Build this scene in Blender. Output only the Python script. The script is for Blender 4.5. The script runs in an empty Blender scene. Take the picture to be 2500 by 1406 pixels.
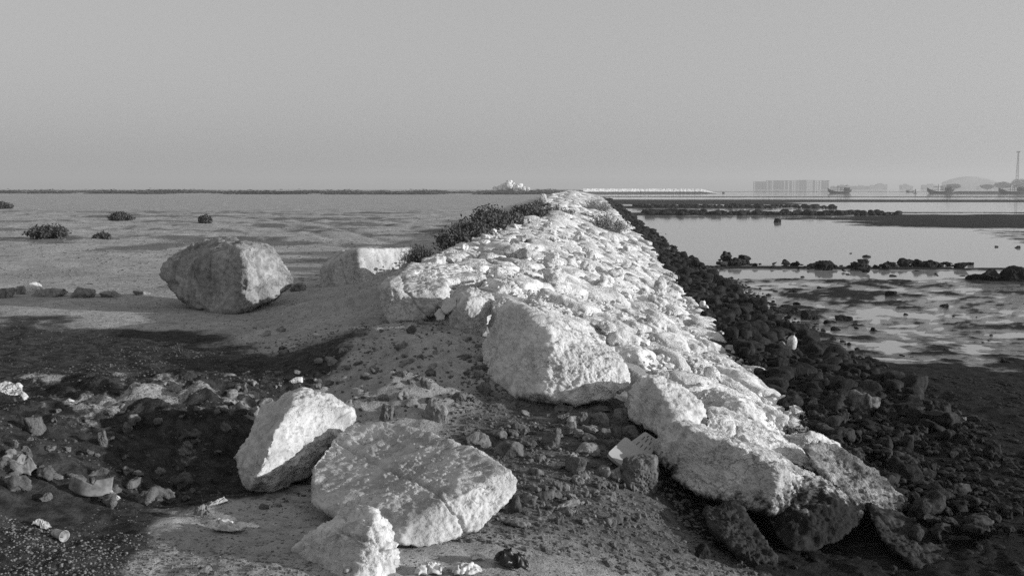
import bpy, bmesh, math, random
import numpy as np
from mathutils import Vector, Matrix

rng = np.random.default_rng(7)
random.seed(7)
R = math.radians
scene = bpy.context.scene
COL = scene.collection

# ------------------------------------------------------------------ camera
F = 2430.0                      # focal length in photo pixels (35 mm on 36 mm)
CAM = np.array([0.0, 0.0, 1.7])
PITCH = math.atan(242.0 / F)
YAW = 160.0 / F * math.cos(PITCH)   # camera turned slightly left of the breakwater
cam_d = bpy.data.cameras.new('camera')
cam = bpy.data.objects.new('camera', cam_d)
COL.objects.link(cam)
cam.location = CAM
cam.rotation_euler = (math.pi / 2 - PITCH, 0, YAW)
cam_d.sensor_width = 36.0
cam_d.lens = 36.0 * F / 2500.0
cam_d.clip_start = 0.05
cam_d.clip_end = 12000
scene.camera = cam

# ------------------------------------------------------------------ sky, sun, exposure
SUN_EL = 11.0
SUN_AZ = 10.0                    # degrees behind the picture plane, sun stands to the right
sd = Vector((math.cos(R(SUN_EL)) * math.cos(R(SUN_AZ)),
             -math.cos(R(SUN_EL)) * math.sin(R(SUN_AZ)), math.sin(R(SUN_EL))))
world = bpy.data.worlds.new('World')
scene.world = world
world.use_nodes = True
wn = world.node_tree.nodes
wl = world.node_tree.links
bg = wn['Background']
sky = wn.new('ShaderNodeTexSky')
sky.sky_type = 'NISHITA'
sky.sun_disc = False
sky.sun_elevation = R(SUN_EL)
sky.sun_rotation = math.atan2(sd.x, sd.y)
sky.air_density = 1.0
sky.dust_density = 3.5
sky.ozone_density = 1.0
bw = wn.new('ShaderNodeRGBToBW')        # black and white photograph
wl.new(sky.outputs[0], bw.inputs[0])
pw = wn.new('ShaderNodeMath')           # the hazy sky of the photograph is nearly even in tone
pw.operation = 'POWER'
pw.inputs[1].default_value = 0.30
gn = wn.new('ShaderNodeMath')
gn.operation = 'MULTIPLY'
gn.inputs[1].default_value = 1.55
wl.new(bw.outputs[0], pw.inputs[0])
wl.new(pw.outputs[0], gn.inputs[0])
wl.new(gn.outputs[0], bg.inputs['Color'])
bg.inputs['Strength'].default_value = 0.15
sun_d = bpy.data.lights.new('sun', 'SUN')
sun_d.energy = 3.9
sun_d.angle = R(0.6)
sun = bpy.data.objects.new('sun', sun_d)
COL.objects.link(sun)
sun.rotation_euler = sd.to_track_quat('Z', 'Y').to_euler()
scene.view_settings.view_transform = 'Standard'
scene.view_settings.look = 'None'
scene.view_settings.gamma = 1
scene.view_settings.exposure = 0.65
try:
    scene.cycles.use_denoising = False
    scene.cycles.volume_bounces = 0
    scene.cycles.max_bounces = 6
    scene.cycles.caustics_reflective = False
    scene.cycles.caustics_refractive = False
    scene.cycles.sample_clamp_indirect = 1.5
except Exception:
    pass

# ------------------------------------------------------------------ pixel helpers (photo px -> world ray)
cp, sp_, cy_, sy_ = math.cos(PITCH), math.sin(PITCH), math.cos(YAW), math.sin(YAW)
FWD = np.array([-sy_ * cp, cy_ * cp, -sp_])
RGT = np.array([cy_, sy_, 0.0])
UPV = np.cross(RGT, FWD)


def ray(px, py):
    d = FWD * F + RGT * (px - 1250.0) - UPV * (py - 703.0)
    return d / d[1]


def P(px, py, Y):
    return CAM + ray(px, py) * Y


def PZ(px, py, z):
    r = ray(px, py)
    return CAM + r * ((z - CAM[2]) / r[2])


# ------------------------------------------------------------------ numpy gradient noise
_perm = rng.permutation(256)
_perm = np.concatenate([_perm, _perm, _perm]).astype(np.int32)
_g = rng.normal(size=(256, 3))
_g /= np.linalg.norm(_g, axis=1)[:, None]
_g = (_g * 1.5).astype(np.float32)
_gx, _gy, _gz = (np.ascontiguousarray(_g[:, i]) for i in range(3))


def perlin(p):
    fl = np.floor(p)
    pf = (p - fl).astype(np.float32)
    pi = fl.astype(np.int32) & 255
    x, y, z = pf[:, 0], pf[:, 1], pf[:, 2]
    ix, iy, iz = pi[:, 0], pi[:, 1], pi[:, 2]
    u = x * x * x * (x * (x * 6 - 15) + 10)
    v = y * y * y * (y * (y * 6 - 15) + 10)
    w = z * z * z * (z * (z * 6 - 15) + 10)
    x1, y1, z1 = x - 1, y - 1, z - 1
    r = []
    for dx, xx in ((0, x), (1, x1)):
        a = _perm[ix + dx] + iy
        q = []
        for dy, yy in ((0, y), (1, y1)):
            b = _perm[a + dy] + iz
            h = _perm[b]
            d0 = _gx[h] * xx + _gy[h] * yy + _gz[h] * z
            h = _perm[b + 1]
            d1 = _gx[h] * xx + _gy[h] * yy + _gz[h] * z1
            q.append(d0 + w * (d1 - d0))
        r.append(q[0] + v * (q[1] - q[0]))
    return r[0] + u * (r[1] - r[0])


def fbm(p, octv=4, gain=0.5, lac=2.07):
    a, s = 1.0, 0.0
    for i in range(octv):
        s = s + a * perlin(p + 17.3 * i)
        p = p * lac
        a *= gain
    return s


def ridged(p, octv=3):
    a, s = 1.0, 0.0
    for i in range(octv):
        s = s + a * (1 - 2 * np.abs(perlin(p + 31.7 * i)))
        p = p * 2.1
        a *= 0.5
    return s


def fb2(X, Y, f, octv=4, seed=0.0, gain=0.5):
    return fbm(np.stack([X * f, Y * f, np.full_like(X, seed + 0.37)], 1), octv, gain)


def sst(a, b, x):
    t = np.clip((x - a) / (b - a), 0, 1)
    return t * t * (3 - 2 * t)


# ------------------------------------------------------------------ mesh / object helpers
def mesh_np(name, v, t, smooth=True):
    me = bpy.data.meshes.new(name)
    v = np.ascontiguousarray(v, dtype=np.float32)
    t = np.ascontiguousarray(t, dtype=np.int32)
    k = t.shape[1]
    me.vertices.add(len(v))
    me.vertices.foreach_set('co', v.ravel())
    me.loops.add(t.size)
    me.loops.foreach_set('vertex_index', t.ravel())
    me.polygons.add(len(t))
    me.polygons.foreach_set('loop_start', np.arange(0, t.size, k, dtype=np.int32))
    me.polygons.foreach_set('loop_total', np.full(len(t), k, dtype=np.int32))
    me.polygons.foreach_set('use_smooth', np.full(len(t), smooth, dtype=bool))
    me.update(calc_edges=True)
    return me


def link(name, me, mat=None, parent=None, loc=None):
    o = bpy.data.objects.new(name, me)
    COL.objects.link(o)
    if mat is not None and me is not None and not me.materials:
        me.materials.append(mat)
    if parent is not None:
        o.parent = parent
    if loc is not None:
        o.location = loc
    return o


def tag(o, label=None, cat=None, group=None, kind=None):
    if label: o['label'] = label
    if cat: o['category'] = cat
    if group: o['group'] = group
    if kind: o['kind'] = kind
    return o


def empty(name, loc):
    o = bpy.data.objects.new(name, None)
    COL.objects.link(o)
    o.location = loc
    return o


ICO = {}
for k in (1, 2, 3, 4, 5, 6, 7):
    b = bmesh.new()
    bmesh.ops.create_icosphere(b, subdivisions=k, radius=1.0)
    b.verts.ensure_lookup_table()
    vv = np.array([x.co[:] for x in b.verts])
    vv /= np.linalg.norm(vv, axis=1)[:, None]
    tt = np.array([[x.index for x in f.verts] for f in b.faces])
    b.free()
    ICO[k] = (vv, tt)


# ------------------------------------------------------------------ materials (greys: the photograph is black and white)
def nodes_of(name):
    m = bpy.data.materials.new(name)
    m.use_nodes = True
    nt = m.node_tree
    return m, nt, nt.nodes, nt.links, nt.nodes['Principled BSDF']


def N(nt, typ, **kw):
    n = nt.nodes.new(typ)
    for k, v in kw.items():
        if k in n.inputs:
            n.inputs[k].default_value = v
        else:
            setattr(n, k, v)
    return n


def math_n(nt, op, a, b=None, c=None, clamp=False):
    n = nt.nodes.new('ShaderNodeMath')
    n.operation = op
    n.use_clamp = clamp
    for i, x in enumerate((a, b, c)):
        if x is None: continue
        if isinstance(x, (int, float)):
            n.inputs[i].default_value = x
        else:
            nt.links.new(x, n.inputs[i])
    return n.outputs[0]


def ramp(nt, x, a, b, lo=0.0, hi=1.0):
    n = nt.nodes.new('ShaderNodeMapRange')
    n.interpolation_type = 'SMOOTHSTEP'
    nt.links.new(x, n.inputs[0])
    n.inputs[1].default_value = a
    n.inputs[2].default_value = b
    n.inputs[3].default_value = lo
    n.inputs[4].default_value = hi
    return n.outputs[0]


def noise_n(nt, vec, scale, detail=4, rough=0.55, dist=0.0):
    n = nt.nodes.new('ShaderNodeTexNoise')
    nt.links.new(vec, n.inputs['Vector'])
    n.inputs['Scale'].default_value = scale
    n.inputs['Detail'].default_value = detail
    n.inputs['Roughness'].default_value = rough
    n.inputs['Distortion'].default_value = dist
    return n.outputs['Fac']


def mixf(nt, fac, a, b):
    n = nt.nodes.new('ShaderNodeMix')
    n.data_type = 'FLOAT'
    for i, x in ((0, fac), (2, a), (3, b)):
        if isinstance(x, (int, float)):
            n.inputs[i].default_value = x
        else:
            nt.links.new(x, n.inputs[i])
    return n.outputs[0]


def grey(nt, x):
    n = nt.nodes.new('ShaderNodeCombineColor')
    for i in range(3):
        nt.links.new(x, n.inputs[i])
    return n.outputs[0]


def rock_mat(name, base, lo=0.6, hi=1.1, pits=0.5, rough=0.9, bump=1.0, tide=None, tide_dark=0.02, spec=0.25, bs=1.0):
    """weathered limestone: mottling, pits, hairline marks; tide = world height of the black algae line"""
    m, nt, nd, lk, bs_ = nodes_of(name)
    geo = N(nt, 'ShaderNodeNewGeometry')
    pos = geo.outputs['Position']
    n1 = noise_n(nt, pos, 2.3 * bs, 5, 0.6, 0.3)
    n2 = noise_n(nt, pos, 14 * bs, 6, 0.65, 0.2)
    n3 = noise_n(nt, pos, 60 * bs, 4, 0.7)
    v = N(nt, 'ShaderNodeTexVoronoi', feature='DISTANCE_TO_EDGE')
    sc = N(nt, 'ShaderNodeVectorMath', operation='ADD')
    dn = N(nt, 'ShaderNodeTexNoise', Scale=7.0 * bs, Detail=4.0)
    lk.new(pos, dn.inputs['Vector'])
    dsc = N(nt, 'ShaderNodeVectorMath', operation='SCALE')
    lk.new(dn.outputs['Color'], dsc.inputs[0])
    dsc.inputs['Scale'].default_value = 0.35
    lk.new(pos, sc.inputs[0]); lk.new(dsc.outputs[0], sc.inputs[1])
    lk.new(sc.outputs[0], v.inputs['Vector'])
    v.inputs['Scale'].default_value = 6.0 * bs
    crack = ramp(nt, v.outputs['Distance'], 0.0, 0.03, 0.0, 1.0)        # hairline marks
    crackm = ramp(nt, n1, 0.5, 0.62, 1.0, 0.0)
    crack = math_n(nt, 'MAXIMUM', crack, crackm)
    col = mixf(nt, ramp(nt, n1, 0.3, 0.7), base * (lo + 0.18), base * hi)
    col = math_n(nt, 'MULTIPLY', col, mixf(nt, ramp(nt, n2, 0.36, 0.6), lo + 0.1, 1.0))
    pit = ramp(nt, n3, 0.33, 0.47, 1.0 - pits, 1.0)
    col = math_n(nt, 'MULTIPLY', col, pit)
    col = math_n(nt, 'MULTIPLY', col, mixf(nt, crack, 0.55, 1.0))
    oi = N(nt, 'ShaderNodeObjectInfo')
    col = math_n(nt, 'MULTIPLY', col, mixf(nt, oi.outputs['Random'], 0.84, 1.08))
    mp = N(nt, 'ShaderNodeMapping')
    lk.new(pos, mp.inputs['Vector'])
    mp.inputs['Scale'].default_value = (1.0, 1.0, 0.25)
    st = noise_n(nt, mp.outputs[0], 5.0 * bs, 5, 0.6, 0.6)
    col = math_n(nt, 'MULTIPLY', col, mixf(nt, ramp(nt, st, 0.36, 0.54), lo * 0.95, 1.0))
    if tide is not None:
        sx = N(nt, 'ShaderNodeSeparateXYZ')
        lk.new(pos, sx.inputs[0])
        zz = math_n(nt, 'ADD', sx.outputs[2], math_n(nt, 'MULTIPLY', math_n(nt, 'SUBTRACT', n1, 0.5), 0.45))
        zz = math_n(nt, 'ADD', zz, math_n(nt, 'MULTIPLY', math_n(nt, 'SUBTRACT', n2, 0.5), 0.5))
        t = ramp(nt, zz, tide - 0.07, tide + 0.07)
        col = mixf(nt, t, math_n(nt, 'MULTIPLY', col, tide_dark / base), col)
    lk.new(grey(nt, col), bs_.inputs['Base Color'])
    bs_.inputs['Roughness'].default_value = rough
    bs_.inputs['Specular IOR Level'].default_value = spec
    h = math_n(nt, 'ADD', math_n(nt, 'MULTIPLY', n2, 0.042 / bs), math_n(nt, 'MULTIPLY', n3, 0.009 / bs))
    h = math_n(nt, 'ADD', h, math_n(nt, 'MULTIPLY', crack, 0.006 / bs))
    n4 = noise_n(nt, pos, 190 * bs, 3, 0.7)
    h = math_n(nt, 'ADD', h, math_n(nt, 'MULTIPLY', n4, 0.0022 / bs))
    bp = N(nt, 'ShaderNodeBump')
    bp.inputs['Strength'].default_value = 1.0
    lk.new(math_n(nt, 'MULTIPLY', ramp(nt, noise_n(nt, pos, 3.1 * bs, 3, 0.5), 0.36, 0.62, 0.35, 1.35), bump), bp.inputs['Distance'])
    lk.new(h, bp.inputs['Height'])
    lk.new(bp.outputs[0], bs_.inputs['Normal'])
    return m


def plain_mat(name, base, var=0.25, scale=8.0, rough=0.7, bump=0.0, bscale=40.0, spec=0.3):
    m, nt, nd, lk, b = nodes_of(name)
    geo = N(nt, 'ShaderNodeNewGeometry')
    n1 = noise_n(nt, geo.outputs['Position'], scale, 5, 0.6)
    col = mixf(nt, ramp(nt, n1, 0.3, 0.7), base * (1 - var), base * (1 + var))
    lk.new(grey(nt, col), b.inputs['Base Color'])
    b.inputs['Roughness'].default_value = rough
    b.inputs['Specular IOR Level'].default_value = spec
    if bump:
        n2 = noise_n(nt, geo.outputs['Position'], bscale, 4, 0.6)
        bp = N(nt, 'ShaderNodeBump')
        bp.inputs['Distance'].default_value = bump
        lk.new(n2, bp.inputs['Height'])
        lk.new(bp.outputs[0], b.inputs['Normal'])
    return m


M = {}
M['stone'] = rock_mat('pale_limestone', 0.78, tide=-0.46, pits=0.42, lo=0.70, bump=1.3)
M['boulder'] = rock_mat('quarried_limestone', 0.58, tide=-0.19, pits=0.3, lo=0.74, bump=.8)
M['grey_boulder'] = rock_mat('weathered_boulder', 0.36, pits=0.4, lo=0.6)
M['brown'] = rock_mat('earthy_rock', 0.17, pits=0.35, bs=2.0)
M['brown_pale'] = rock_mat('dusty_rock', 0.30, pits=0.35, bs=2.0)
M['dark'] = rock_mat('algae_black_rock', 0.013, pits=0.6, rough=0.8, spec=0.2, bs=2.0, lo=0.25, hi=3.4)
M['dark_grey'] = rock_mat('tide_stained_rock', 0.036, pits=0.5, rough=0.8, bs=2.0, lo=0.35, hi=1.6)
M['toe_pale'] = rock_mat('half_stained_rock', 0.26, pits=0.6, rough=0.85, bs=2.0, lo=0.3)
M['pitted'] = rock_mat('pitted_limestone', 0.40, pits=0.75, lo=0.45, bump=1.6, tide=-0.36)
M['crumb'] = plain_mat('dark_crumbs', 0.075, 0.5, 30, 0.9)
M['far_white'] = plain_mat('far_white_rock', 0.62, 0.35, 1.2, 0.9)
M['far_dark'] = plain_mat('far_dark_rock', 0.05, 0.4, 1.0, 0.9)
M['foam'] = plain_mat('white_plastic', 0.33, 0.06, 20, 0.55)
M['slot'] = plain_mat('slot_shade_black_trim', 0.03, 0.1)  # shade of tray slots painted as colour; plain black on band and cap
M['paper'] = plain_mat('soiled_paper', 0.30, 0.5, 40, 0.75)
M['panel'] = plain_mat('soiled_plastic', 0.17, 0.45, 18, 0.7)
M['plastic_bag'] = plain_mat('white_bag', 0.48, 0.35, 45, 0.45)
M['black_bag'] = plain_mat('black_bag', 0.012, 0.3, 25, 0.35)
M['cardboard'] = plain_mat('cardboard', 0.24, 0.2, 20, 0.85)
M['cloth'] = plain_mat('dirty_cloth', 0.16, 0.4, 25, 0.9)
M['wood'] = plain_mat('dark_timber', 0.03, 0.3, 2, 0.8)
M['boat_trim'] = plain_mat('boat_trim', 0.10, 0.3, 2, 0.7)
M['cabin'] = plain_mat('painted_cabin', 0.35, 0.1, 2, 0.7)
M['concrete'] = plain_mat('concrete_frame', 0.20, 0.25, 0.2, 0.9)
M['city'] = plain_mat('far_city', 0.22, 0.3, 0.05, 0.9)
M['steel'] = plain_mat('galvanised_steel', 0.08, 0.2, 2, 0.6)
M['leaf_dark'] = plain_mat('saltbush_leaf', 0.065, 0.5, 9, 0.7)
M['leaf_pale'] = plain_mat('dusty_leaf', 0.20, 0.45, 6, 0.8)
M['twig'] = plain_mat('dry_twig', 0.10, 0.4, 9, 0.9)
M['gravel'] = plain_mat('gravel', 0.13, 0.6, 30, 0.85)
M['debris'] = plain_mat('dry_weed', 0.20, 0.6, 30, 0.9)


# ------------------------------------------------------------------ terrain
def edge_left(Y): return -2.05 - np.minimum(0.012 * np.maximum(Y - 12, 0), 1.5)
def edge_toe(Y): return 2.3 + np.minimum(0.017 * np.maximum(Y - 12, 0), 3.0)
def edge_water(Y): return edge_toe(Y) + 0.78 + 0.25 * sst(13, 9, Y)
XB = -0.75
ZTOP, ZTOE = 0.60, -0.60
MUD = -0.50


def core(X, Y):
    xl, xr = edge_left(Y), edge_toe(Y)
    z = np.where(X < xl, ZTOP - (xl - X) * 0.26,
        np.where(X < XB, ZTOP, ZTOP + (X - XB) / (xr - XB) * (ZTOE - ZTOP)))
    yend = 9.15 - 0.98 * np.clip(X, -2.4, 2.4)
    z = z - np.maximum(0, yend - Y) * 1.1
    z = z - sst(300, 420, Y) * 1.2
    return z


def far_base(X, Y):
    plain = 0.14 + 0.0 * X
    t = sst(-1.5, 2.2, X)
    return plain * (1 - t) + MUD * t


CTRL = [(100,1400,.0),(400,1400,.0),(700,1400,0),(1000,1400,-.02),(1300,1400,-.05),(1600,1400,-.22),(1900,1400,-.45),(2200,1400,-.52),(2480,1400,-.52),
 (100,1300,.02),(400,1290,-.02),(700,1290,-.02),(1000,1350,-.02),(1300,1300,-.06),(1600,1300,-.22),(1800,1300,-.42),(2000,1300,-.52),
 (100,1200,.05),(300,1190,-.04),(500,1180,-.1),(620,1210,-.05),(50,1080,.24),(150,1050,.16),(300,1090,-.02),(450,1110,-.06),(560,1080,-.02),
 (20,990,.24),(100,980,.2),(300,1010,.2),(420,1010,.2),(520,1000,.2),(600,1030,.08),(300,935,.25),(450,930,.29),(560,950,.2),
 (100,880,.12),(300,860,.12),(500,870,.12),(650,900,.12),(100,760,.13),(300,780,.13),(600,790,.14),(750,800,.2),
 (740,900,.2),(850,850,.33),(950,800,.43),(1050,800,.43),(1120,860,.3),(1000,870,.32),
 (800,950,.12),(900,960,.16),(1000,960,.18),(1100,960,.14),(1150,900,.24),
 (900,1020,.04),(1100,1040,.03),(1200,990,.08),(1300,1000,.05),(1450,1010,.05),(1300,1100,-.04),(1500,1100,-.06),(1400,1200,-.08),(1600,1200,-.25),
 (720,730,.2),(900,720,.37),(800,700,.28),(880,660,.42),(980,660,.46),
 (2000,1000,-.52),(2300,1100,-.52),(2460,950,-.52),(2100,1200,-.55),(1900,1000,-.52),(2300,1250,-.52)]
_cx = np.array([PZ(a, b, c) for a, b, c in CTRL])
_anch = []
for yy in (15.5, 18.0):
    for xx in (-14, -11, -8, -5.5, 3.5, 6, 9, 12):
        _anch.append((xx, yy, 0.14 if xx < 0 else MUD - .02))
    _anch += [(-4, yy, .2), (-3, yy, .36), (-2, yy, .45), (1, yy, -.1)]
for xx, z in ((-6, 0), (-3, 0), (-1, -.02), (0.6, -.15), (2.5, -.5), (5, -.52)):
    _anch.append((xx, 0.0, z))
for xx, yy, z in ((-9, 5, .15), (-9, 9, .14), (7, 5, -.52), (9, 10, -.52), (-6.5, 3.5, 0.05)):
    _anch.append((xx, yy, z))
_cx = np.vstack([_cx, np.array(_anch)])
_c2 = _cx[:, :2]


def _tps(r2): return 0.5 * r2 * np.log(r2 + 1e-9)


_n = len(_c2)
_K = _tps(((_c2[:, None] - _c2[None]) ** 2).sum(2)) + np.eye(_n) * 0.05
_Pm = np.hstack([np.ones((_n, 1)), _c2])
_A = np.vstack([np.hstack([_K, _Pm]), np.hstack([_Pm.T, np.zeros((3, 3))])])
_w = np.linalg.solve(_A, np.concatenate([_cx[:, 2], np.zeros(3)]))


def near_base(X, Y):
    out = _w[_n] + _w[_n + 1] * X + _w[_n + 2] * Y
    for i in range(_n):
        out = out + _w[i] * _tps((X - _c2[i, 0]) ** 2 + (Y - _c2[i, 1]) ** 2)
    return np.clip(out, -0.62, 0.6)


def win(x, a, b, s):
    return sst(a - s, a + s, x) * (1 - sst(b - s, b + s, x))


def mud_bars(X, Y):
    """height of the mud over the water sheet"""
    n = fb2(X, Y, 0.22, 3, 4.1)
    n2 = fb2(X, Y, 1.1, 3, 9.4)
    Yw = Y + n * 2.5 + (X - 10) * 0.10
    h = -0.075 + 0.026 * n + 0.012 * n2
    # wet flat between the breakwater and the first row of stones
    h = np.maximum(h, -0.012 + 0.026 * fb2(X, Y, 0.6, 4, 2.2, 0.6) + 0.030 * fb2(X, Y, 1.9, 5, 3.2, 0.62)
                   - 0.3 * sst(24.5, 28, Y) + 0.10 * sst(14.5, 10.5, Y + n * 2.4))
    h += 0.10 * np.exp(-((Y - 28.3) / 0.8) ** 2)
    # streaked flat right of the long pool
    h = np.maximum(h, -0.012 + 0.035 * n2 - 0.3 * (1 - win(Y, 36, 59, 5) * sst(4, 9, X - 0.23 * Y)))
    # dark bar on the right beyond the pool, tongue reaching left
    w = 0.16 * Y
    h = np.maximum(h, -0.08 + 0.16 * win(Y + n * 2, 58, 88, 5) * sst(-3, 5, X - 0.265 * Y + n * 3))
    h = np.maximum(h, -0.08 + 0.12 * win(Y + n * 3, 72, 78, 3) * sst(-4, 2, X - 0.20 * Y))
    # rubble bars left
    h = np.maximum(h, -0.08 + 0.13 * win(Y + n * 1.2, 83, 93, 2.0) * (1 - sst(18, 30, X)))
    h = np.maximum(h, -0.08 + 0.13 * win(Y + n * 2, 112, 130, 4.0) * (1 - sst(16, 34, X)))
    h = np.maximum(h, -0.08 + 0.10 * win(Y + n * 2, 93, 98, 2.0) * sst(10, 20, X))
    # grey flats further out
    h = np.maximum(h, -0.08 + 0.12 * win(Y + n * 5, 140, 208, 8) * (1 - 0.8 * win(Y, 104, 168, 10) * sst(24, 44, X)))
    h = np.maximum(h, -0.08 + 0.12 * win(Y + n * 4, 262, 288, 8))
    h = np.maximum(h, -0.08 + 0.12 * win(Y + n * 8, 690, 760, 12))
    return MUD + h


def land_relief(X, Y):
    left = 1 - sst(-2.5, 1.0, X)
    zb = np.zeros_like(X)
    # noise: trampled plain, lumpy foreground
    nearz = 1 - sst(9.5, 13, Y)
    soil = nearz * left
    zb += (0.018 * fb2(X, Y, 0.9, 4, 1.0)) * left
    lump = fb2(X, Y, 3.2, 5, 5.0, 0.55)
    zb += soil * 0.028 * lump
    mound = np.exp(-(((X + 3.1) / 1.0) ** 2 + ((Y - 6.9) / 0.9) ** 2)) + np.exp(-(((X + 1.35) / 0.9) ** 2 + ((Y - 8.2) / 1.0) ** 2))
    r = ridged(np.stack([X * 4.5, Y * 4.5, 0 * X + 3.3], 1), 4)
    bankz = win(Y, 5.4, 7.9, .4) * (1 - sst(-2.0, -1.3, X))
    zb += bankz * (0.055 * fb2(X, Y, 2.2, 5, 7.1, 0.58) + 0.012 * ridged(np.stack([X * 7, Y * 7, 0 * X + 7.1], 1), 3))
    mq = np.clip(mound * 1.3, 0, 1)
    zb += (0.016 * r + 0.034 * fb2(X, Y, 4.0, 5, 8.8, 0.62)) * mq
    # dug hole in the mound
    zb -= 0.13 * np.exp(-(((X + 2.93) / 0.13) ** 2 + ((Y - 7.05) / 0.22) ** 2))
    lowr = nearz * sst(-0.6, 1.6, X)
    zb += lowr * 0.03 * fb2(X, Y, 4.5, 5, 6.6, 0.6)
    # drifted, tyre-churned sand further out
    chur = win(Y, 26, 75, 9) * left
    zb += chur * 0.085 * fb2(X, Y * 0.8, 0.55, 5, 11.0, 0.55)
    zb += left * sst(25, 60, Y) * 0.03 * fb2(X, Y, 0.25, 3, 13.0)
    track = X + 0.42 * (Y - 24) - 0.7 + 0.5 * np.sin(Y * 0.11)
    for off in (0, 1.5, 4.2, 5.7):
        zb -= 0.045 * np.exp(-((track + off) / 0.22) ** 2) * win(Y, 24, 70, 6) * left
    zb += left * 0.25 * sst(420, 900, Y) * (0.5 + fb2(X, Y, 0.01, 3, 2.0))
    return zb


def H(X, Y):
    X = np.asarray(X, float); Y = np.asarray(Y, float)
    wf = sst(13.0, 17.0, Y)
    zb = np.empty_like(X)
    m = wf < 1
    if m.any():
        zb[m] = near_base(X[m], Y[m]) * (1 - wf[m])
    zb[~m] = 0
    zb += far_base(X, Y) * wf
    right = sst(edge_toe(Y) - 0.4, edge_toe(Y) + 0.6, X) * sst(7.5, 10.0, Y)
    m = X < 2.6
    if m.any():
        zb[m] += land_relief(X[m], Y[m])
    m = right > 0
    if m.any():
        zb[m] = zb[m] * (1 - right[m]) + mud_bars(X[m], Y[m]) * right[m]
    c = core(X, Y) + 0.03 * fb2(X, Y, 2.5, 4, 3.0)
    k = 0.05
    hh = np.clip(0.5 + 0.5 * (c - zb) / k, 0, 1)
    return zb * (1 - hh) + c * hh + k * hh * (1 - hh)


def hit(px, py, ymax=200.0):
    r = ray(px, py)
    lo_, hi_ = 3.2, ymax
    for n_ in (150, 24):
        Ys = np.geomspace(lo_, hi_, n_)
        below = CAM[2] + r[2] * Ys < H(CAM[0] + r[0] * Ys, Ys)
        if not below.any():
            return CAM + r * hi_
        i = int(np.argmax(below))
        lo_, hi_ = Ys[max(i - 1, 0)], Ys[i]
    return CAM + r * hi_


def Hs(x, y):
    return float(H(np.array([x]), np.array([y]))[0])


# ground sheet: rows get wider apart with distance
rows = np.concatenate([np.linspace(-8, 3.0, 23), np.arange(3.05, 15.5, 0.026),
                       15.5 * np.geomspace(1, 4500 / 15.5, 430)])
NC = 430
half = np.where(rows < 3, 6.0, 0.0) + np.where(rows >= 3, np.maximum(0.62 * rows + 1.4, 3.3 + 0 * rows), 0)
half[rows < 3] = 3.3 + (3 - rows[rows < 3]) * 0.5
tcol = np.linspace(-1, 1, NC)
GX = (-0.06 * np.maximum(rows, 0))[:, None] + half[:, None] * tcol[None]
GY = np.repeat(rows[:, None], NC, 1)
gx, gy = GX.ravel(), GY.ravel()
gz = np.concatenate([H(gx[i:i + 60000], gy[i:i + 60000]) for i in range(0, len(gx), 60000)])
idx = np.arange(len(rows) * NC).reshape(len(rows), NC)
quads = np.stack([idx[:-1, :-1].ravel(), idx[:-1, 1:].ravel(), idx[1:, 1:].ravel(), idx[1:, :-1].ravel()], 1)
gme = mesh_np('ground', np.stack([gx, gy, gz], 1), quads)


def attr(me, name, val):
    a = me.attributes.new(name, 'FLOAT', 'POINT')
    a.data.foreach_set('value', np.ascontiguousarray(val, dtype=np.float32))


# what the ground is made of: dark soil with lens edge darkening painted in, crusted pale soil, tidal mud
lft = 1 - sst(-1.6, 0.6, gx)
n_s = fb2(gx, gy, 0.8, 4, 21.0)
n_f = fb2(gx, gy, 2.8, 4, 22.0)
xa = gx + 0.06 * gy
soil = (1 - sst(8.0, 11.5, gy + n_s * 1.3 + 0.55 * (gx + 3.2))) * (1 - sst(-2.3, -1.2, gx + n_s * 0.4))
soil *= np.maximum(sst(5.0, 5.7, gy + n_f * 0.5 - 0.35 * (gx + 2.6)), sst(-1.3, -3.1, gx + .9 * n_s + .5 * n_f - .35 * (gy - 4.6))) * (1 - sst(-2.2, -1.5, gx + .3 * n_f))  # mask also spreads left to paint corner dimming into the ground
soil = np.clip(soil * 1.1 + 0.8 * win(gy, 5.3, 6.6, .3) * win(gx, -3.2, -1.6, .3), 0, 1)
crust = np.exp(-(((gx + 2.85) / 0.75) ** 2 + ((gy - 6.75) / 0.55) ** 2)) * sst(-0.25, 0.35, n_f + 0.05)
crust += 0.55 * np.exp(-(((gx + 4.1) / 0.9) ** 2 + ((gy - 7.6) / 0.4) ** 2)) * sst(-0.1, 0.4, n_f)
mudm = sst(-0.05, 0.75, gx + n_s * 0.45 - 0.35 + 0.9 * sst(5.2, 4.2, gy) * 0.0) * sst(-0.02, -0.16, gz)
mudm = np.maximum(mudm, sst(2.0, 2.7, gx + 0 * gy))
basin = win(gx, -0.9, 0.9, 0.35) * win(gy, 4.9, 8.4, 0.4) * sst(0.25, 0.0, gz)
scrub = lft * win(gy, 20, 70, 8) * sst(0.05, 0.35, fb2(gx, gy, 0.33, 5, 25.0, .62) - 0.3 * sst(-4, -10, -gx - 14))
attr(gme, 'soil', soil); attr(gme, 'crust', np.clip(crust, 0, 1)); attr(gme, 'mud', mudm)
wet = sst(0.055, 0.0, gz - (MUD - 0.022)) * sst(2.2, 3.0, gx) * sst(9.8, 12.5, gy + n_s)
attr(gme, 'wet', wet)
attr(gme, 'basin', basin); attr(gme, 'scrub', np.clip(scrub, 0, 1))


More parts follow.
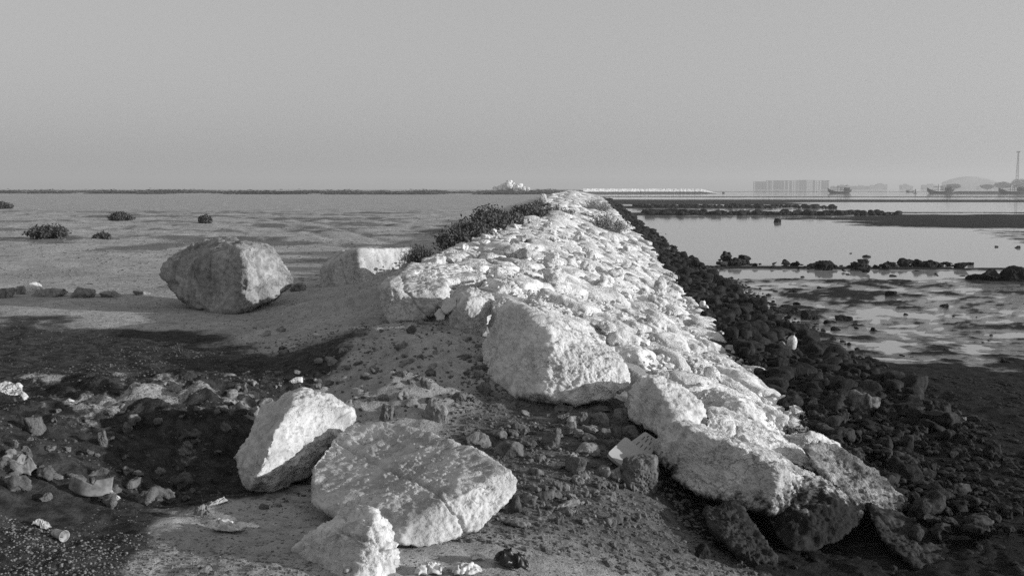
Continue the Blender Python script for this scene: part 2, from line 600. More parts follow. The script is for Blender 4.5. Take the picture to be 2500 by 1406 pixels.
def ground_mat():
    m, nt, nd, lk, b = nodes_of('ground')
    geo = N(nt, 'ShaderNodeNewGeometry')
    pos = geo.outputs['Position']
    A = {}
    for k in ('soil', 'crust', 'mud', 'basin', 'scrub', 'wet'):
        a = N(nt, 'ShaderNodeAttribute', attribute_name=k)
        A[k] = a.outputs['Fac']
    n1 = noise_n(nt, pos, 1.2, 6, 0.6, 0.4)
    n2 = noise_n(nt, pos, 11, 6, 0.65, 0.3)
    n3 = noise_n(nt, pos, 70, 4, 0.7)
    sand = mixf(nt, ramp(nt, n1, 0.3, 0.7), 0.30, 0.42)
    sand = math_n(nt, 'MULTIPLY', sand, mixf(nt, ramp(nt, n2, 0.32, 0.62), 0.72, 1.05))
    sand = math_n(nt, 'MULTIPLY', sand, mixf(nt, ramp(nt, n3, 0.3, 0.45), 0.6, 1.0))
    col = mixf(nt, math_n(nt, 'MULTIPLY', A['scrub'], 0.8), sand, 0.09)
    soil_dimc = mixf(nt, ramp(nt, n2, 0.35, 0.65), 0.018, 0.06)
    ms = ramp(nt, math_n(nt, 'ADD', A['soil'], math_n(nt, 'MULTIPLY', math_n(nt, 'SUBTRACT', n2, 0.5), 0.9)), 0.3, 0.7)
    col = mixf(nt, ms, col, soil_dimc)
    basc = mixf(nt, ramp(nt, n2, 0.35, 0.65), 0.05, 0.14)
    col = mixf(nt, A['basin'], col, basc)
    mc = ramp(nt, math_n(nt, 'ADD', A['crust'], math_n(nt, 'MULTIPLY', math_n(nt, 'SUBTRACT', n2, 0.5), 1.2)), 0.3, 0.6)
    col = mixf(nt, mc, col, mixf(nt, ramp(nt, n3, 0.35, 0.6), 0.12, 0.36))
    mudc = mixf(nt, ramp(nt, n2, 0.35, 0.7), 0.006, 0.020)
    mm = ramp(nt, math_n(nt, 'ADD', A['mud'], math_n(nt, 'MULTIPLY', math_n(nt, 'SUBTRACT', n2, 0.5), 0.8)), 0.3, 0.7)
    col = mixf(nt, mm, col, mudc)
    wt = ramp(nt, math_n(nt, 'ADD', A['wet'], math_n(nt, 'MULTIPLY', math_n(nt, 'SUBTRACT', noise_n(nt, pos, 3.5, 6, 0.65), 0.5), 1.3)), 0.42, 0.95)
    lk.new(mixf(nt, wt, mixf(nt, mm, 0.95, 0.8), 0.13), b.inputs['Roughness'])
    lk.new(mixf(nt, wt, mixf(nt, mm, 0.1, 0.12), 0.5), b.inputs['Specular IOR Level'])
    h = math_n(nt, 'ADD', math_n(nt, 'MULTIPLY', n2, 0.045), math_n(nt, 'MULTIPLY', n3, 0.014))
    n4 = noise_n(nt, pos, 260, 2, 0.6)
    h = math_n(nt, 'ADD', h, math_n(nt, 'MULTIPLY', n4, 0.003))
    bp = N(nt, 'ShaderNodeBump')
    lk.new(mixf(nt, wt, 0.8, 0.12), bp.inputs['Distance'])
    lk.new(grey(nt, mixf(nt, wt, col, mixf(nt, ramp(nt, n1, .35, .65), .03, .13))), b.inputs['Base Color'])
    lk.new(h, bp.inputs['Height'])
    lk.new(bp.outputs[0], b.inputs['Normal'])
    return m


ground = link('ground', gme, ground_mat())
tag(ground, 'sandy plain, dug soil and dark tidal mud', None, None, 'structure')


def water_mat():
    m, nt, nd, lk, b = nodes_of('shallow_water')
    geo = N(nt, 'ShaderNodeNewGeometry')
    b.inputs['Base Color'].default_value = (0.34, 0.34, 0.34, 1)
    b.inputs['Roughness'].default_value = 0.06
    b.inputs['IOR'].default_value = 1.33
    b.inputs['Specular IOR Level'].default_value = 0.5
    mp = N(nt, 'ShaderNodeMapping')
    lk.new(geo.outputs['Position'], mp.inputs['Vector'])
    n1 = noise_n(nt, mp.outputs[0], 1.5, 3, 0.5)
    n2 = noise_n(nt, mp.outputs[0], 9.0, 3, 0.5)
    h = math_n(nt, 'ADD', math_n(nt, 'MULTIPLY', n1, 0.006), math_n(nt, 'MULTIPLY', n2, 0.0012))
    bp = N(nt, 'ShaderNodeBump')
    bp.inputs['Distance'].default_value = 1.0
    bp.inputs['Strength'].default_value = 0.5
    lk.new(h, bp.inputs['Height'])
    lk.new(bp.outputs[0], b.inputs['Normal'])
    return m


wv = np.array([(2.3, 10.6, 0), (30, 10.6, 0), (3400, 4500, 0), (4.5, 4500, 0), (4.5, 300, 0), (2.6, 40, 0)], float)
wv[:, 2] = MUD - 0.022
wme = bpy.data.meshes.new('water')
wme.from_pydata([tuple(v) for v in wv], [], [tuple(range(len(wv)))])
tag(link('water', wme, water_mat()), 'shallow water and pools on the tidal flat', None, None, 'structure')


# ------------------------------------------------------------------ rocks
def rock_verts(Nn, d, sub, p=14, amp=1.0, size=1.0, seed=0.0, cracks=(), edge=1.0, low=0.045, frame=None):
    dirs, tris = ICO[sub]
    if frame is not None:                # spread the samples evenly over flat or long stones
        dirs = dirs @ frame
        dirs = dirs / np.linalg.norm(dirs, axis=1)[:, None]
    q = np.maximum(dirs @ Nn.T, 0) / d
    qp = np.maximum(q / q.max(1)[:, None], 1e-4) ** p
    s = qp.sum(1)
    r = s ** (-1.0 / p) / q.max(1)
    v = dirs * r[:, None]
    w = qp / s[:, None]
    n = w @ Nn
    n /= np.linalg.norm(n, axis=1)[:, None] + 1e-9
    e = 1 - w.max(1)                                   # 1 on edges, 0 on faces
    o = np.array([seed * 1.7, seed * 3.1, seed * 0.7])
    s_ = size
    disp = low * s_ * fbm(v * (1.6 / s_) + o, 3, 0.5)
    disp += 0.022 * s_ * ridged(v * (4.6 / s_) + o, 3) * (0.4 + 0.6 * e)
    disp += 0.016 * min(1.0, s_ * 2) * fbm(v * (16 if s_ > .3 else 5 / s_) + o, 4 if sub > 4 else 2, 0.65)
    disp -= edge * 0.09 * s_ * e * np.abs(perlin(v * (6.0 / s_) + o + 9))
    if sub >= 6:
        disp += 0.006 * ridged(v * 38 + o, 2)
    for (cpt, cn, cw, cd) in cracks:
        cn = np.asarray(cn, float); cn /= np.linalg.norm(cn)
        t = (v - np.asarray(cpt)) @ cn + 0.035 * fbm(v * 9 + o, 3)
        disp -= cd * np.exp(-(t / cw) ** 2)
    return v + n * (disp * amp)[:, None], tris


def hull_planes(pts, merge=0.955):
    b = bmesh.new()
    for p_ in pts: b.verts.new(p_)
    bmesh.ops.convex_hull(b, input=b.verts)
    b.normal_update()
    ns, ar = [], []
    for f in b.faces:
        a = f.calc_area()
        if a > 1e-7:
            ns.append(np.array(f.normal)); ar.append(a)
    b.free()
    order = np.argsort(ar)[::-1]
    cl = []
    for i in order:
        for c in cl:
            if (c / np.linalg.norm(c)) @ ns[i] > merge:
                c += ns[i] * ar[i]
                break
        else:
            cl.append(ns[i] * ar[i])
    Nn = np.array([c / np.linalg.norm(c) for c in cl])
    return Nn


def hero(name, pts, label, cat='boulder', mat='boulder', sub=6, p=18, amp=1.0, group=None, cracks=(), parent=None, edge=1.0, merge=0.985):
    pl = None
    W = []
    for q in pts:                        # a point without a depth lies in the plane of the first three
        if len(q) == 3:
            W.append(P(*q))
        else:
            if pl is None:
                pl = np.cross(W[1] - W[0], W[2] - W[0])
            r_ = ray(*q)
            W.append(CAM + r_ * (((W[0] - CAM) @ pl) / (r_ @ pl)))
    W = np.array(W)
    c = (W.max(0) + W.min(0)) / 2
    c = 0.5 * c + 0.5 * W.mean(0)
    L = W - c
    Nn = hull_planes(L, merge)
    cn = rng.normal(size=(7, 3))
    cn /= np.linalg.norm(cn, axis=1)[:, None]
    d = np.concatenate([(L @ Nn.T).max(0), (L @ cn.T).max(0) * rng.uniform(.86, .96, 7)])     # knocked-off corners
    Nn = np.vstack([Nn, cn])
    size = float(np.mean(np.sort(W.max(0) - W.min(0))[1:]))
    ev, ax = np.linalg.eigh(np.cov(L.T))
    ext = np.sqrt(ev) / np.sqrt(ev).max()
    frame = np.diag(ext) @ ax.T
    if np.linalg.det(frame) < 0: frame[0] *= -1
    cr = [(np.array(P(*a)) - c, n, w, dd) for a, n, w, dd in cracks]
    v, t = rock_verts(Nn, d, sub, p * 2.4, amp, size, rng.uniform(0, 50), cr, edge, 0.032, frame)
    base = np.array([c[0], c[1], c[2] + v[:, 2].min()])
    o = link(name, mesh_np(name, v + c - base, t), M[mat], parent, base)
    if parent is None:
        tag(o, label, cat, group)
    return o


def rand_planes(sx, sy, sz, k=11, rs=None):
    rs = rs or rng
    n = rs.normal(size=(k, 3))
    n /= np.linalg.norm(n, axis=1)[:, None]
    n = np.vstack([n, [[1, 0, 0], [-1, 0, 0], [0, 1, 0], [0, -1, 0], [0, 0, 1], [0, 0, -1]]])
    d = np.concatenate([rs.uniform(0.72, 1.0, k), rs.uniform(1.0, 1.2, 6)])
    # scale the unit polyhedron
    S = np.array([sx, sy, sz])
    n2 = n / S
    ln = np.linalg.norm(n2, axis=1)
    return n2 / ln[:, None], d / ln


def rock_at(name, x0, y0, x1, y1, label, cat='rock', mat='brown', sub=5, group=None, sink=0.15, dep=0.8, p=12, Y=None, amp=1.0, parent=None, rot=None):
    g = P((x0 + x1) / 2, y1, Y) if Y else hit((x0 + x1) / 2, y1 - 0.12 * (y1 - y0))
    yy = g[1]
    w = (x1 - x0) / F * yy
    h = (y1 - y0) / F * yy
    k = 1.0 + sink
    Nn, d = rand_planes(w / 2 * 1.04, w * dep / 2, h / 2 * k)
    v, t = rock_verts(Nn, d, sub, p * 2.5, amp, float((w + h) / 2), rng.uniform(0, 50), (), 1.0, 0.07, np.diag([w, w * dep, h]))
    mn, mx = v.min(0), v.max(0)
    v = (v - (mn + mx) / 2) / (mx - mn) * np.array([w, w * dep, h * k])
    if rot:
        ca, sa = math.cos(R(rot)), math.sin(R(rot))
        v = np.stack([v[:, 0] * ca - v[:, 2] * sa, v[:, 1], v[:, 0] * sa + v[:, 2] * ca], 1)
        mn, mx = v.min(0), v.max(0)
        v = v * np.array([w / (mx - mn)[0], 1, h * k / (mx - mn)[2]])
    c = P((x0 + x1) / 2, (y0 + y1) / 2, yy + w * dep * 0.35)
    c[2] -= h * sink / 2
    bz = v[:, 2].min()
    v[:, 2] -= bz
    o = link(name, mesh_np(name, v, t), M[mat], parent, (c[0], c[1], c[2] + bz))
    if parent is None:
        tag(o, label, cat, group)
    return o


# --- the big loose boulders at the near end
hero('boulder', [(735,945,6.25),(800,962,6.2),(866,1003,6.2),(852,1037,6.05),(762,1148,5.8),(640,1226,5.45),(618,1213,5.45),(570,1150,5.6),(566,1115,5.7),
     (605,1060,5.95),(645,1000,6.15),(628,1170,5.36),(668,1062,5.58),(715,985,5.85),(760,985,6.7),(850,1045,6.6),(640,1110,6.4)],
     'white sunlit boulder leaning against the big slab, broad bright face', sub=6, p=22)
hero('boulder', [(870,1022,6.0),(1240,1150,5.05),(760,1195,5.1),(960,1028),(1060,1062),(1190,1115),(1225,1172),(1135,1222),(1060,1256),
     (1000,1262),(765,1130),(800,1085),(1257,1172,5.0),(1250,1203,4.98),(1170,1290,4.75),(1050,1343,4.52),(1005,1338,4.5),(757,1235,5.0),
     (870,1110,6.25),(1240,1190,5.9),(1000,1200,6.0)],
     'largest flat-topped slab boulder with a lit split end, lying in front of the earth bank', sub=7, p=40, amp=.6,
     cracks=[((1130,1270,4.7), (0.75, 0.6, 0.25), 0.010, 0.03)], edge=0.8)
hero('boulder', [(885,1234,4.62),(906,1243,4.5),(952,1292,4.42),(957,1325,4.36),(973,1395,4.27),(950,1430,4.2),(860,1425,4.12),(712,1347,4.5),(770,1308,4.65),
     (820,1272,4.68),(905,1290,4.28),(900,1310,4.9),(960,1370,4.65),(760,1345,4.85)],
     'small wedge-shaped cracked boulder lying before the big slab', sub=6, p=22,
     cracks=[((880,1320,4.3), (0.25, 0.1, 1.0), 0.008, 0.022), ((935,1340,4.3), (0.9, 0.2, 0.6), 0.008, 0.02)], edge=0.7)
hero('boulder', [(1190,880,8.1),(1335,850,7.55),(1318,958,7.35),(1226,745),(1300,770),(1215,962),(1200,790),(1184,850),(1345,815,7.6),
     (1440,850,7.9),(1500,870,7.8),(1545,898,7.75),(1548,930,7.6),(1500,968,7.45),(1440,992,7.3),(1370,980,7.3),
     (1300,768,9.1),(1500,860,8.5),(1450,930,8.4),(1240,900,8.8)],
     'huge pale boulder heading the breakwater, overhanging the rubble hollow', sub=7, p=22)
hero('boulder', [(1520,990,7.35),(1625,985,6.95),(1610,1073,6.85),(1560,920),(1590,930),(1545,1037),(1655,1050),(1602,918,7.35),(1655,948,7.3),
     (1715,1000,7.2),(1723,1040,7.1),(1700,1068,7.0),(1640,960,7.95),(1700,1020,7.7),(1560,980,7.8)],
     'rounded boulder with grey near face wedged between the huge boulder and the long slab', sub=6, p=22)
hero('boulder', [(1600,1120,6.5),(1890,1254,5.95),(1850,1114,6.2),(1590,1075),(1645,1036),(1760,1076),(1910,1150),(1690,1200),
     (1965,1170,6.35),(1967,1195,6.25),(1935,1242,6.1),(1700,1046,7.0),(1870,1105,6.9),(1960,1165,6.7),(1930,1200,7.0),(1650,1110,7.1)],
     'long grey slab boulder sloping down to the mud beside the white plastic tray', sub=7, p=24, edge=0.8)
hero('boulder', [(1850,1095,7.0),(1990,1160,6.7),(2080,1215,6.45),(2114,1262,6.25),(2085,1302,6.05),(1990,1345,5.85),(1900,1335,5.8),(1870,1250,6.1),
     (2040,1215,6.2),(2000,1200,7.1),(2090,1260,6.75),(1900,1250,6.8)],
     'dark pitted boulder with a thin lit rim, below the long grey slab', sub=6, p=18)
hero('boulder', [(1965,1090,7.0),(2030,1080,7.2),(2150,1165,6.95),(2210,1240,6.7),(2190,1265,6.5),(2100,1240,6.45),(2000,1150,6.75),(2080,1200,7.4),(2190,1260,7.0),(2060,1230,6.9)],
     'rough pitted slab at the breakwater foot above the dark pitted boulder', sub=6, p=18, mat='pitted')
hero('boulder', [(2110,1230,6.5),(2190,1255,6.5),(2300,1335,6.2),(2370,1400,6.0),(2330,1425,5.8),(2230,1380,5.85),(2140,1300,6.1),(2250,1330,6.7),(2340,1410,6.3)],
     'long low black slab running into the mud at the bottom corner', sub=6, p=16, mat='dark_grey')
hero('boulder', [(1720,1240,5.9),(1790,1230,6.0),(1850,1300,5.7),(1900,1365,5.4),(1850,1380,5.3),(1780,1330,5.4),(1730,1280,5.7),(1830,1310,6.1),(1800,1330,5.9)],
     'dark ragged rock in the shade under the long grey slab', sub=6, p=14, mat='dark_grey')
# slope head stones next to the boulders
hero('boulder', [(1722,998,7.6),(1745,985,7.8),(1850,1040,7.6),(1975,1115,7.2),(1985,1140,7.0),(1900,1115,6.9),(1790,1065,7.1),(1730,1035,7.3),(1850,1060,8.0),(1960,1130,7.5),(1760,1050,7.8)],
     'long bright slab just above the long grey slab', sub=6, p=18, mat='stone')
hero('rock', [(1725,1025,7.05),(1755,1010,7.15),(1795,1025,7.05),(1800,1060,6.95),(1760,1075,6.85),(1725,1060,6.9),(1770,1045,7.3)],
     'small pale block lodged between two long slabs', cat='rock', sub=5, p=14, mat='stone')
hero('rock', [(1600,905,7.9),(1625,893,8.0),(1635,920,7.8),(1620,932,7.75),(1600,925,7.8),(1620,915,8.1)],
     'small upright stone above the rounded boulder', cat='rock', sub=5, p=12, mat='stone')

# --- boulders at the left shoulder of the breakwater
hero('boulder', [(926,702,10.05),(942,682,10.35),(1010,678,10.45),(1090,690,10.4),(1092,735,10.0),(1035,779,9.62),(960,791,9.6),(932,762,9.8),(952,704,9.72),(1083,716,9.75),
     (950,690,11.1),(1090,700,11.1),(960,740,10.9),(1080,740,10.9)],
     'squared pale boulder with a drilled groove, at the shoulder of the breakwater', sub=6, p=22, cracks=[((1000,725,9.65), (0.75, 0.1, 0.62), 0.012, 0.03)], edge=0.7)
hero('boulder', [(965,674,10.9),(1010,650,11.6),(1130,645,11.7),(1147,680,11.0),(1100,692,10.7),(985,690,10.7),(1000,690,11.6),(1130,690,11.5)],
     'flat slab lying behind the squared boulder', sub=6, p=16, mat='stone')
hero('boulder', [(1113,708,9.6),(1148,699,9.6),(1199,718,9.5),(1206,742,9.35),(1182,808,9.1),(1138,850,8.9),(1095,815,9.05),(1081,782,9.2),(1116,737,9.4),
     (1148,735,9.0),(1165,775,8.95),(1180,740,10.0),(1120,780,9.8)],
     'angular boulder standing on its point beside the huge boulder', sub=6, p=24, edge=0.7)
hero('rock', [(1202,735,9.2),(1225,725,9.3),(1262,735,9.2),(1262,765,9.0),(1215,772,8.9),(1203,760,9.0),(1240,750,9.5)],
     'grey block behind the huge boulder', cat='rock', sub=5, p=16, mat='boulder')
hero('rock', [(1076,745,9.3),(1090,724,9.35),(1115,728,9.3),(1113,750,9.15),(1090,768,9.05),(1076,760,9.1),(1100,745,9.5)],
     'small block wedged left of the angular boulder', cat='rock', sub=5, p=14, mat='boulder')
hero('rock', [(1060,765,9.2),(1072,753,9.25),(1087,760,9.15),(1086,780,9.05),(1066,783,9.05),(1075,770,9.35)],
     'little rounded stone under the small wedged block', cat='rock', sub=5, p=10, mat='boulder')
hero('rock', [(1010,784,9.35),(1040,786,9.35),(1130,835,8.75),(1135,850,8.6),(1105,848,8.6),(1015,800,9.15),(1070,830,9.1)],
     'narrow slab half buried in the earth bank below the angular boulder', cat='rock', sub=5, p=14, mat='brown_pale')

# --- plain boulders
hero('boulder', [(400,684,12.95),(608,650,12.15),(540,766,12.2),(600,608),(480,757),(608,753),(458,744),(394,656,13.0),(410,634,13.1),(464,602,13.2),(541,583,13.2),
     (590,594,13.0),(653,601,12.9),(674,628,12.85),(690,650,12.8),(716,697,12.75),(704,716,12.6),(666,738,12.45),
     (560,600,14.2),(660,640,14.0),(440,640,13.9),(560,740,13.6)],
     'great grey boulder alone on the sand, undercut on one side', sub=6, p=20, mat='grey_boulder', amp=1.25, edge=1.3)
hero('boulder', [(786,656,15.2),(826,616,15.3),(872,613,14.7),(1000,607,15.6),(1005,662,15.5),(886,702,14.5),(815,706,14.9),(786,708,15.1),
     (830,619,16.0),(1000,612,16.4),(1000,662,16.3),(800,692,16.0)],
     'squared broken block with a cracked dark end, half buried beside the breakwater', sub=6, p=44, mat='boulder', edge=0.4, amp=.8,
     cracks=[((815,660,14.4), (0.9, -0.1, 0.25), 0.012, 0.05)])
hero('boulder', [(-60,950,6.9),(0,934,7.0),(45,940,7.0),(65,968,6.85),(60,985,6.75),(0,992,6.7),(-60,990,6.7),(0,950,7.3)],
     'pale rounded boulder cut by the picture edge above the trash', sub=6, p=14)
for i, (a, lab) in enumerate([((-20, 700, 40, 732), 'dark rock at the end of the stone row on the sand'),
        ((40, 697, 66, 722), 'upright brownish stone in the row on the sand'),
        ((66, 688, 107, 716), 'white stone resting on top of the stone row'),
        ((75, 702, 160, 728), 'wide low rock beneath the white stone of the row'),
        ((175, 700, 234, 731), 'rounded rock, largest separate stone of the row on the sand'),
        ((245, 710, 297, 729), 'flat rock lying between the stone row and the great grey boulder'),
        ((328, 708, 366, 722), 'small rock nearest the great grey boulder'),
        ((705, 690, 748, 714), 'low rough stone touching the great grey boulder')]):
    rock_at('rock', *a, lab, mat='brown_pale' if i != 2 else 'boulder', sub=5)

# --- rocks in the earth bank and rubble hollow
hero('rock', [(975,925,7.75),(1000,905,7.9),(1025,913,7.9),(1041,950,7.8),(1036,985,7.6),(1000,1001,7.5),(970,975,7.55),(964,945,7.65),(1002,938,7.42),(1015,960,7.40),(1010,950,8.2)],
     'rough knobbly rock sticking out of the earth bank', cat='rock', sub=6, p=12, mat='brown_pale', amp=1.6)
LR = [      ((925, 985, 968, 1032), 'cube-like stone below the knobbly rock', 'brown_pale', 5),
      ((1030, 968, 1096, 1036), 'sloping slab stone beside the knobbly rock', 'brown_pale', 5),
      ((1133, 1050, 1200, 1100), 'dark angular rock above the edge of the big slab', 'brown', 5),
      ((1203, 1072, 1280, 1122), 'rounded brown rock right above the big slab', 'brown', 5),
      ((1322, 1052, 1370, 1100), 'pointed stone in the middle of the rubble hollow', 'brown', 5),
      ((1400, 1082, 1466, 1112), 'long pale cobble in the rubble hollow', 'brown_pale', 5),
      ((1378, 1110, 1433, 1166), 'tilted block below the long pale cobble', 'brown', 5),
      ((1503, 1108, 1614, 1212), 'hollowed dark rock before the white plastic tray', 'brown', 6),
      ((1478, 1145, 1516, 1178), 'small pale stone touching the hollowed dark rock', 'brown_pale', 5),
      ((1450, 1134, 1492, 1166), 'brown stone left of the hollowed dark rock', 'brown', 5),
      ((1440, 1004, 1488, 1038), 'pale ridged stone in the niche under the huge boulder', 'brown_pale', 5),
      ((1352, 985, 1400, 1010), 'flattened stone tucked under the huge boulder', 'brown', 5),
      ((1428, 988, 1490, 1008), 'long stone jammed beneath the huge boulder tip', 'brown', 5),
      ((1488, 996, 1532, 1044), 'dark round stone against the rounded boulder', 'brown', 5),
      ((1518, 1038, 1560, 1076), 'round cobble beneath the rounded boulder', 'brown', 5),
      ((1358, 1008, 1392, 1038), 'brown cobble in the niche, lower row', 'brown', 5),
      ((1400, 1005, 1440, 1042), 'brown cobble beside the pale ridged stone', 'brown', 5),
      ((1384, 1028, 1412, 1054), 'small tan cobble below the niche', 'brown_pale', 4),
      ((1436, 1036, 1462, 1054), 'tan pebble under the pale ridged stone', 'brown_pale', 4),
      ((1465, 1044, 1492, 1076), 'upright egg-shaped cobble in the niche', 'brown', 4),
      ((1492, 1040, 1520, 1074), 'slim upright cobble beside the egg-shaped one', 'brown', 4),
      ((1420, 1055, 1446, 1078), 'pointed cobble at the foot of the niche', 'brown', 4),
      ((1255, 1030, 1296, 1066), 'buried round stone in the hollow wall', 'brown', 5),
      ((1100, 955, 1140, 985), 'brown stone at the foot of the huge boulder', 'brown', 5),
      ((1165, 930, 1200, 972), 'earthy stone against the huge boulder side', 'brown', 5),
      ((1348, 1174, 1374, 1202), 'pale wedge pebble in the lower rubble', 'brown_pale', 4),
      ((1375, 1180, 1392, 1200), 'little white pebble in the lower rubble', 'brown_pale', 4),
      ((1310, 1195, 1355, 1225), 'flat stone in the lower rubble', 'brown', 4),
      ((1290, 1140, 1330, 1165), 'grey cobble right of the big slab', 'brown', 4),
      ((1480, 1200, 1506, 1226), 'tan stone below the hollowed dark rock', 'brown_pale', 4),
      ((1360, 1235, 1400, 1262), 'dull rock low in the shaded rubble', 'brown', 4),
      ((1695, 1322, 1735, 1370), 'pitted stone at the lower edge of the shaded mud', 'dark_grey', 5),
      ((1618, 1368, 1640, 1388), 'pale pebble at the bottom edge', 'brown_pale', 4),
      ((486, 1380, 520, 1402), 'pale pebble on the sand near the wedge boulder', 'brown_pale', 4),
      ((632, 1226, 660, 1246), 'round cobble at the foot of the white boulder', 'brown', 4),
      ((664, 1222, 690, 1240), 'pale cobble at the foot of the white boulder', 'brown_pale', 4),
      ((700, 842, 730, 862), 'white cobble on the sand above the earth bank', 'boulder', 4),
      ((706, 920, 738, 938), 'whitish cobble above the white boulder', 'boulder', 4),
      ((762, 812, 782, 826), 'small white stone on the bank below the squared boulder', 'boulder', 4),
      ((538, 910, 580, 922), 'flat pale stone on the dark soil', 'brown_pale', 4),
      ((690, 985, 740, 1005), 'rough flat stone behind the white boulder', 'brown_pale', 4),
      ((790, 870, 830, 895), 'rounded earth-coloured stone in the bank', 'brown_pale', 5),
      ((156, 972, 182, 986), 'white stone on the dark soil near the picture edge', 'boulder', 4),
      ((285, 985, 310, 1005), 'pale leaf-shaped stone beside the dug mound', 'brown_pale', 4),
      ((237, 1050, 265, 1095), 'upright slab stone in the shaded pit', 'brown', 5),
      ((60, 1015, 110, 1070), 'pale slab leaning at the pit edge', 'brown', 5),
      ((298, 1030, 325, 1060), 'small stone under the dug mound', 'brown', 4)]
for a, lab, mt, sb in LR:
    rock_at('rock', *a, lab, mat=mt, sub=sb, cat='rock')

# --- scattered cobbles too alike to tell apart
proto = []
for i in range(10):
    Nn, d = rand_planes(0.5, rng.uniform(.3, .5), rng.uniform(.26, .42), 9)
    v, t = rock_verts(Nn, d, 4, 60, 1.7, 1.0, i * 3.3, (), 1.8, 0.12)
    proto.append((v, t))
cob_me = {}
for mt in ('brown', 'brown_pale', 'boulder', 'dark', 'dark_grey', 'toe_pale', 'stone'):
    for i, (v, t) in enumerate(proto):
        me = mesh_np('cobble', v - [0, 0, v[:, 2].min()], t)
        me.materials.append(M[mt])
        cob_me[mt, i] = me


def cobble(name, x, y, z, s, mt, label, cat, group, parent=None, flat=1.0):
    o = bpy.data.objects.new(name, cob_me[mt, int(rng.integers(10))])
    COL.objects.link(o)
    o.location = (x, y, z)
    o.rotation_euler = (rng.uniform(-.5, .5), rng.uniform(-.5, .5), rng.uniform(0, 6.28))
    o.scale = (s * rng.uniform(.75, 1.45), s * rng.uniform(.75, 1.2), s * rng.uniform(.6, 1.1) * flat)
    if parent is not None:
        o.parent = parent
    else:
        tag(o, label, cat, group)
    return o


k = 0
while k < 130:
    px, py = rng.uniform(1130, 1560), rng.uniform(1010, 1290)
    if (px < 1255 and py > 1075) or (px - 1130) * 0.42 + 1000 > py + 90: continue
    g = hit(px, py)
    if g[1] > 8.4: continue
    s = 0.025 + 0.075 * rng.random() ** 2.5
    cobble('cobble', g[0], g[1], g[2] - s * 0.12, s, 'brown_pale' if rng.random() < .3 else 'brown',
           'cobble in the loose rubble between the slab boulder and the breakwater head', 'cobble', 'loose cobbles in the rubble hollow')
    k += 1
for px, py in [(rng.uniform(560, 1190), rng.uniform(790, 1010)) for _ in range(130)]:
    g = hit(px, py)
    s = 0.025 + 0.10 * rng.random() ** 2.2
    cobble('cobble', g[0], g[1], g[2] - s * 0.28, s, 'brown_pale' if rng.random() < .6 else 'brown', 'small stone strewn over the earth bank and trampled sand', 'cobble', 'small stones on the earth bank')

for px, py in [(rng.uniform(20, 560), rng.uniform(1000, 1230)) for _ in range(60)]:
    g = hit(px, py)
    s = 0.03 + 0.09 * rng.random() ** 2
    cobble('clod', g[0], g[1], g[2] - s * 0.2, s, 'brown', 'lump of dark earth in the dug pit among the litter', 'clod', 'earth lumps in the pit')

# gravel: nobody could count it
def scatter(name, label, pts, smin, smax, mat, flat=0.7):
    dirs, tris = ICO[1]
    pts = np.asarray(pts)
    n = len(pts)
    s = smin + (smax - smin) * rng.random(n) ** 2
    jit = dirs[None] * rng.uniform(.6, 1.0, (n, len(dirs), 1)) * s[:, None, None]
    jit *= np.stack([rng.uniform(.7, 1.3, n), rng.uniform(.7, 1.3, n), rng.uniform(.4, .9, n) * flat / .7], 1)[:, None]
    v = (jit + pts[:, None]).reshape(-1, 3)
    t = (tris[None] + (np.arange(n) * len(dirs))[:, None, None]).reshape(-1, 3)
    o = link(name, mesh_np(name, v, t, False), M[mat])
    return tag(o, label, None, None, 'stuff')


def field_pts(n, x0, x1, y0, y1, keep=None):
    x = rng.uniform(x0, x1, n); y = rng.uniform(y0, y1, n)
    if keep is not None:
        m = keep(x, y)
        x, y = x[m], y[m]
    return np.stack([x, y, H(x, y)], 1)


scatter('gravel', 'fine gravel spread along the bottom edge',
        field_pts(9000, -3.4, -1.0, 3.4, 4.75, lambda x, y: rng.random(len(x)) < sst(4.75, 4.3, y + 0.28 * (x + 2.2) + 0.15 * fb2(x, y, 3, 2))), 0.004, 0.013, 'gravel')
scatter('rubble', 'small rubble and grit in the hollow',
        field_pts(5200, -0.9, 1.0, 4.7, 8.2, lambda x, y: (y < 8.3 - .9 * x) & (H(x, y) < .3)), 0.008, 0.028, 'brown')
scatter('soil_crumbs', 'crumbs of earth over the dug bank', field_pts(4500, -4.5, -0.6, 5.3, 9.8), 0.005, 0.02, 'crumb')
scatter('sand_pebbles', 'grit and pebbles over the trampled sand', field_pts(7000, -7.5, -1.5, 6.5, 15.5), 0.004, 0.016, 'crumb', .5)
yy_ = 15 * 6.0 ** rng.random(9000)
xx_ = -3.2 - (.56 * yy_ - 1.5) * rng.random(9000)
zz_ = H(xx_, yy_)
mk_ = rng.random(9000) < sst(-.2, .35, fb2(xx_, yy_, .3, 4, 31.0))
pp_ = np.stack([xx_, yy_, zz_], 1)
scatter('plain_litter', 'dark twigs and scraps of scrub over the open sand', pp_[mk_], .012, .07, 'cloth', .4)
scatter('plain_pebbles', 'pale pebbles and crust flakes over the open sand', pp_[~mk_][:3000], .01, .05, 'brown_pale', .4)
xs_ = field_pts(5000, -2.6, 0.2, 3.5, 5.6)
scatter('sand_bits', 'dark shell bits and twigs on the foreground sand', xs_, .003, .011, 'brown', .4)
scatter('weed_debris', 'dried weed and shell litter on the sand',
        field_pts(6000, -1.0, 1.1, 3.6, 5.2, lambda x, y: rng.random(len(x)) < sst(-0.1, .4, fb2(x, y, 2.5, 3, 5) + .25 * x)), 0.005, 0.017, 'debris', 0.3)
scatter('mud_clods', 'dark clods on the tidal mud',
        field_pts(3500, 0.8, 4.8, 4.2, 11.5, lambda x, y: (x > 2.2 - .0 * y) | (y < 6.2)), 0.01, 0.05, 'dark', 0.5)

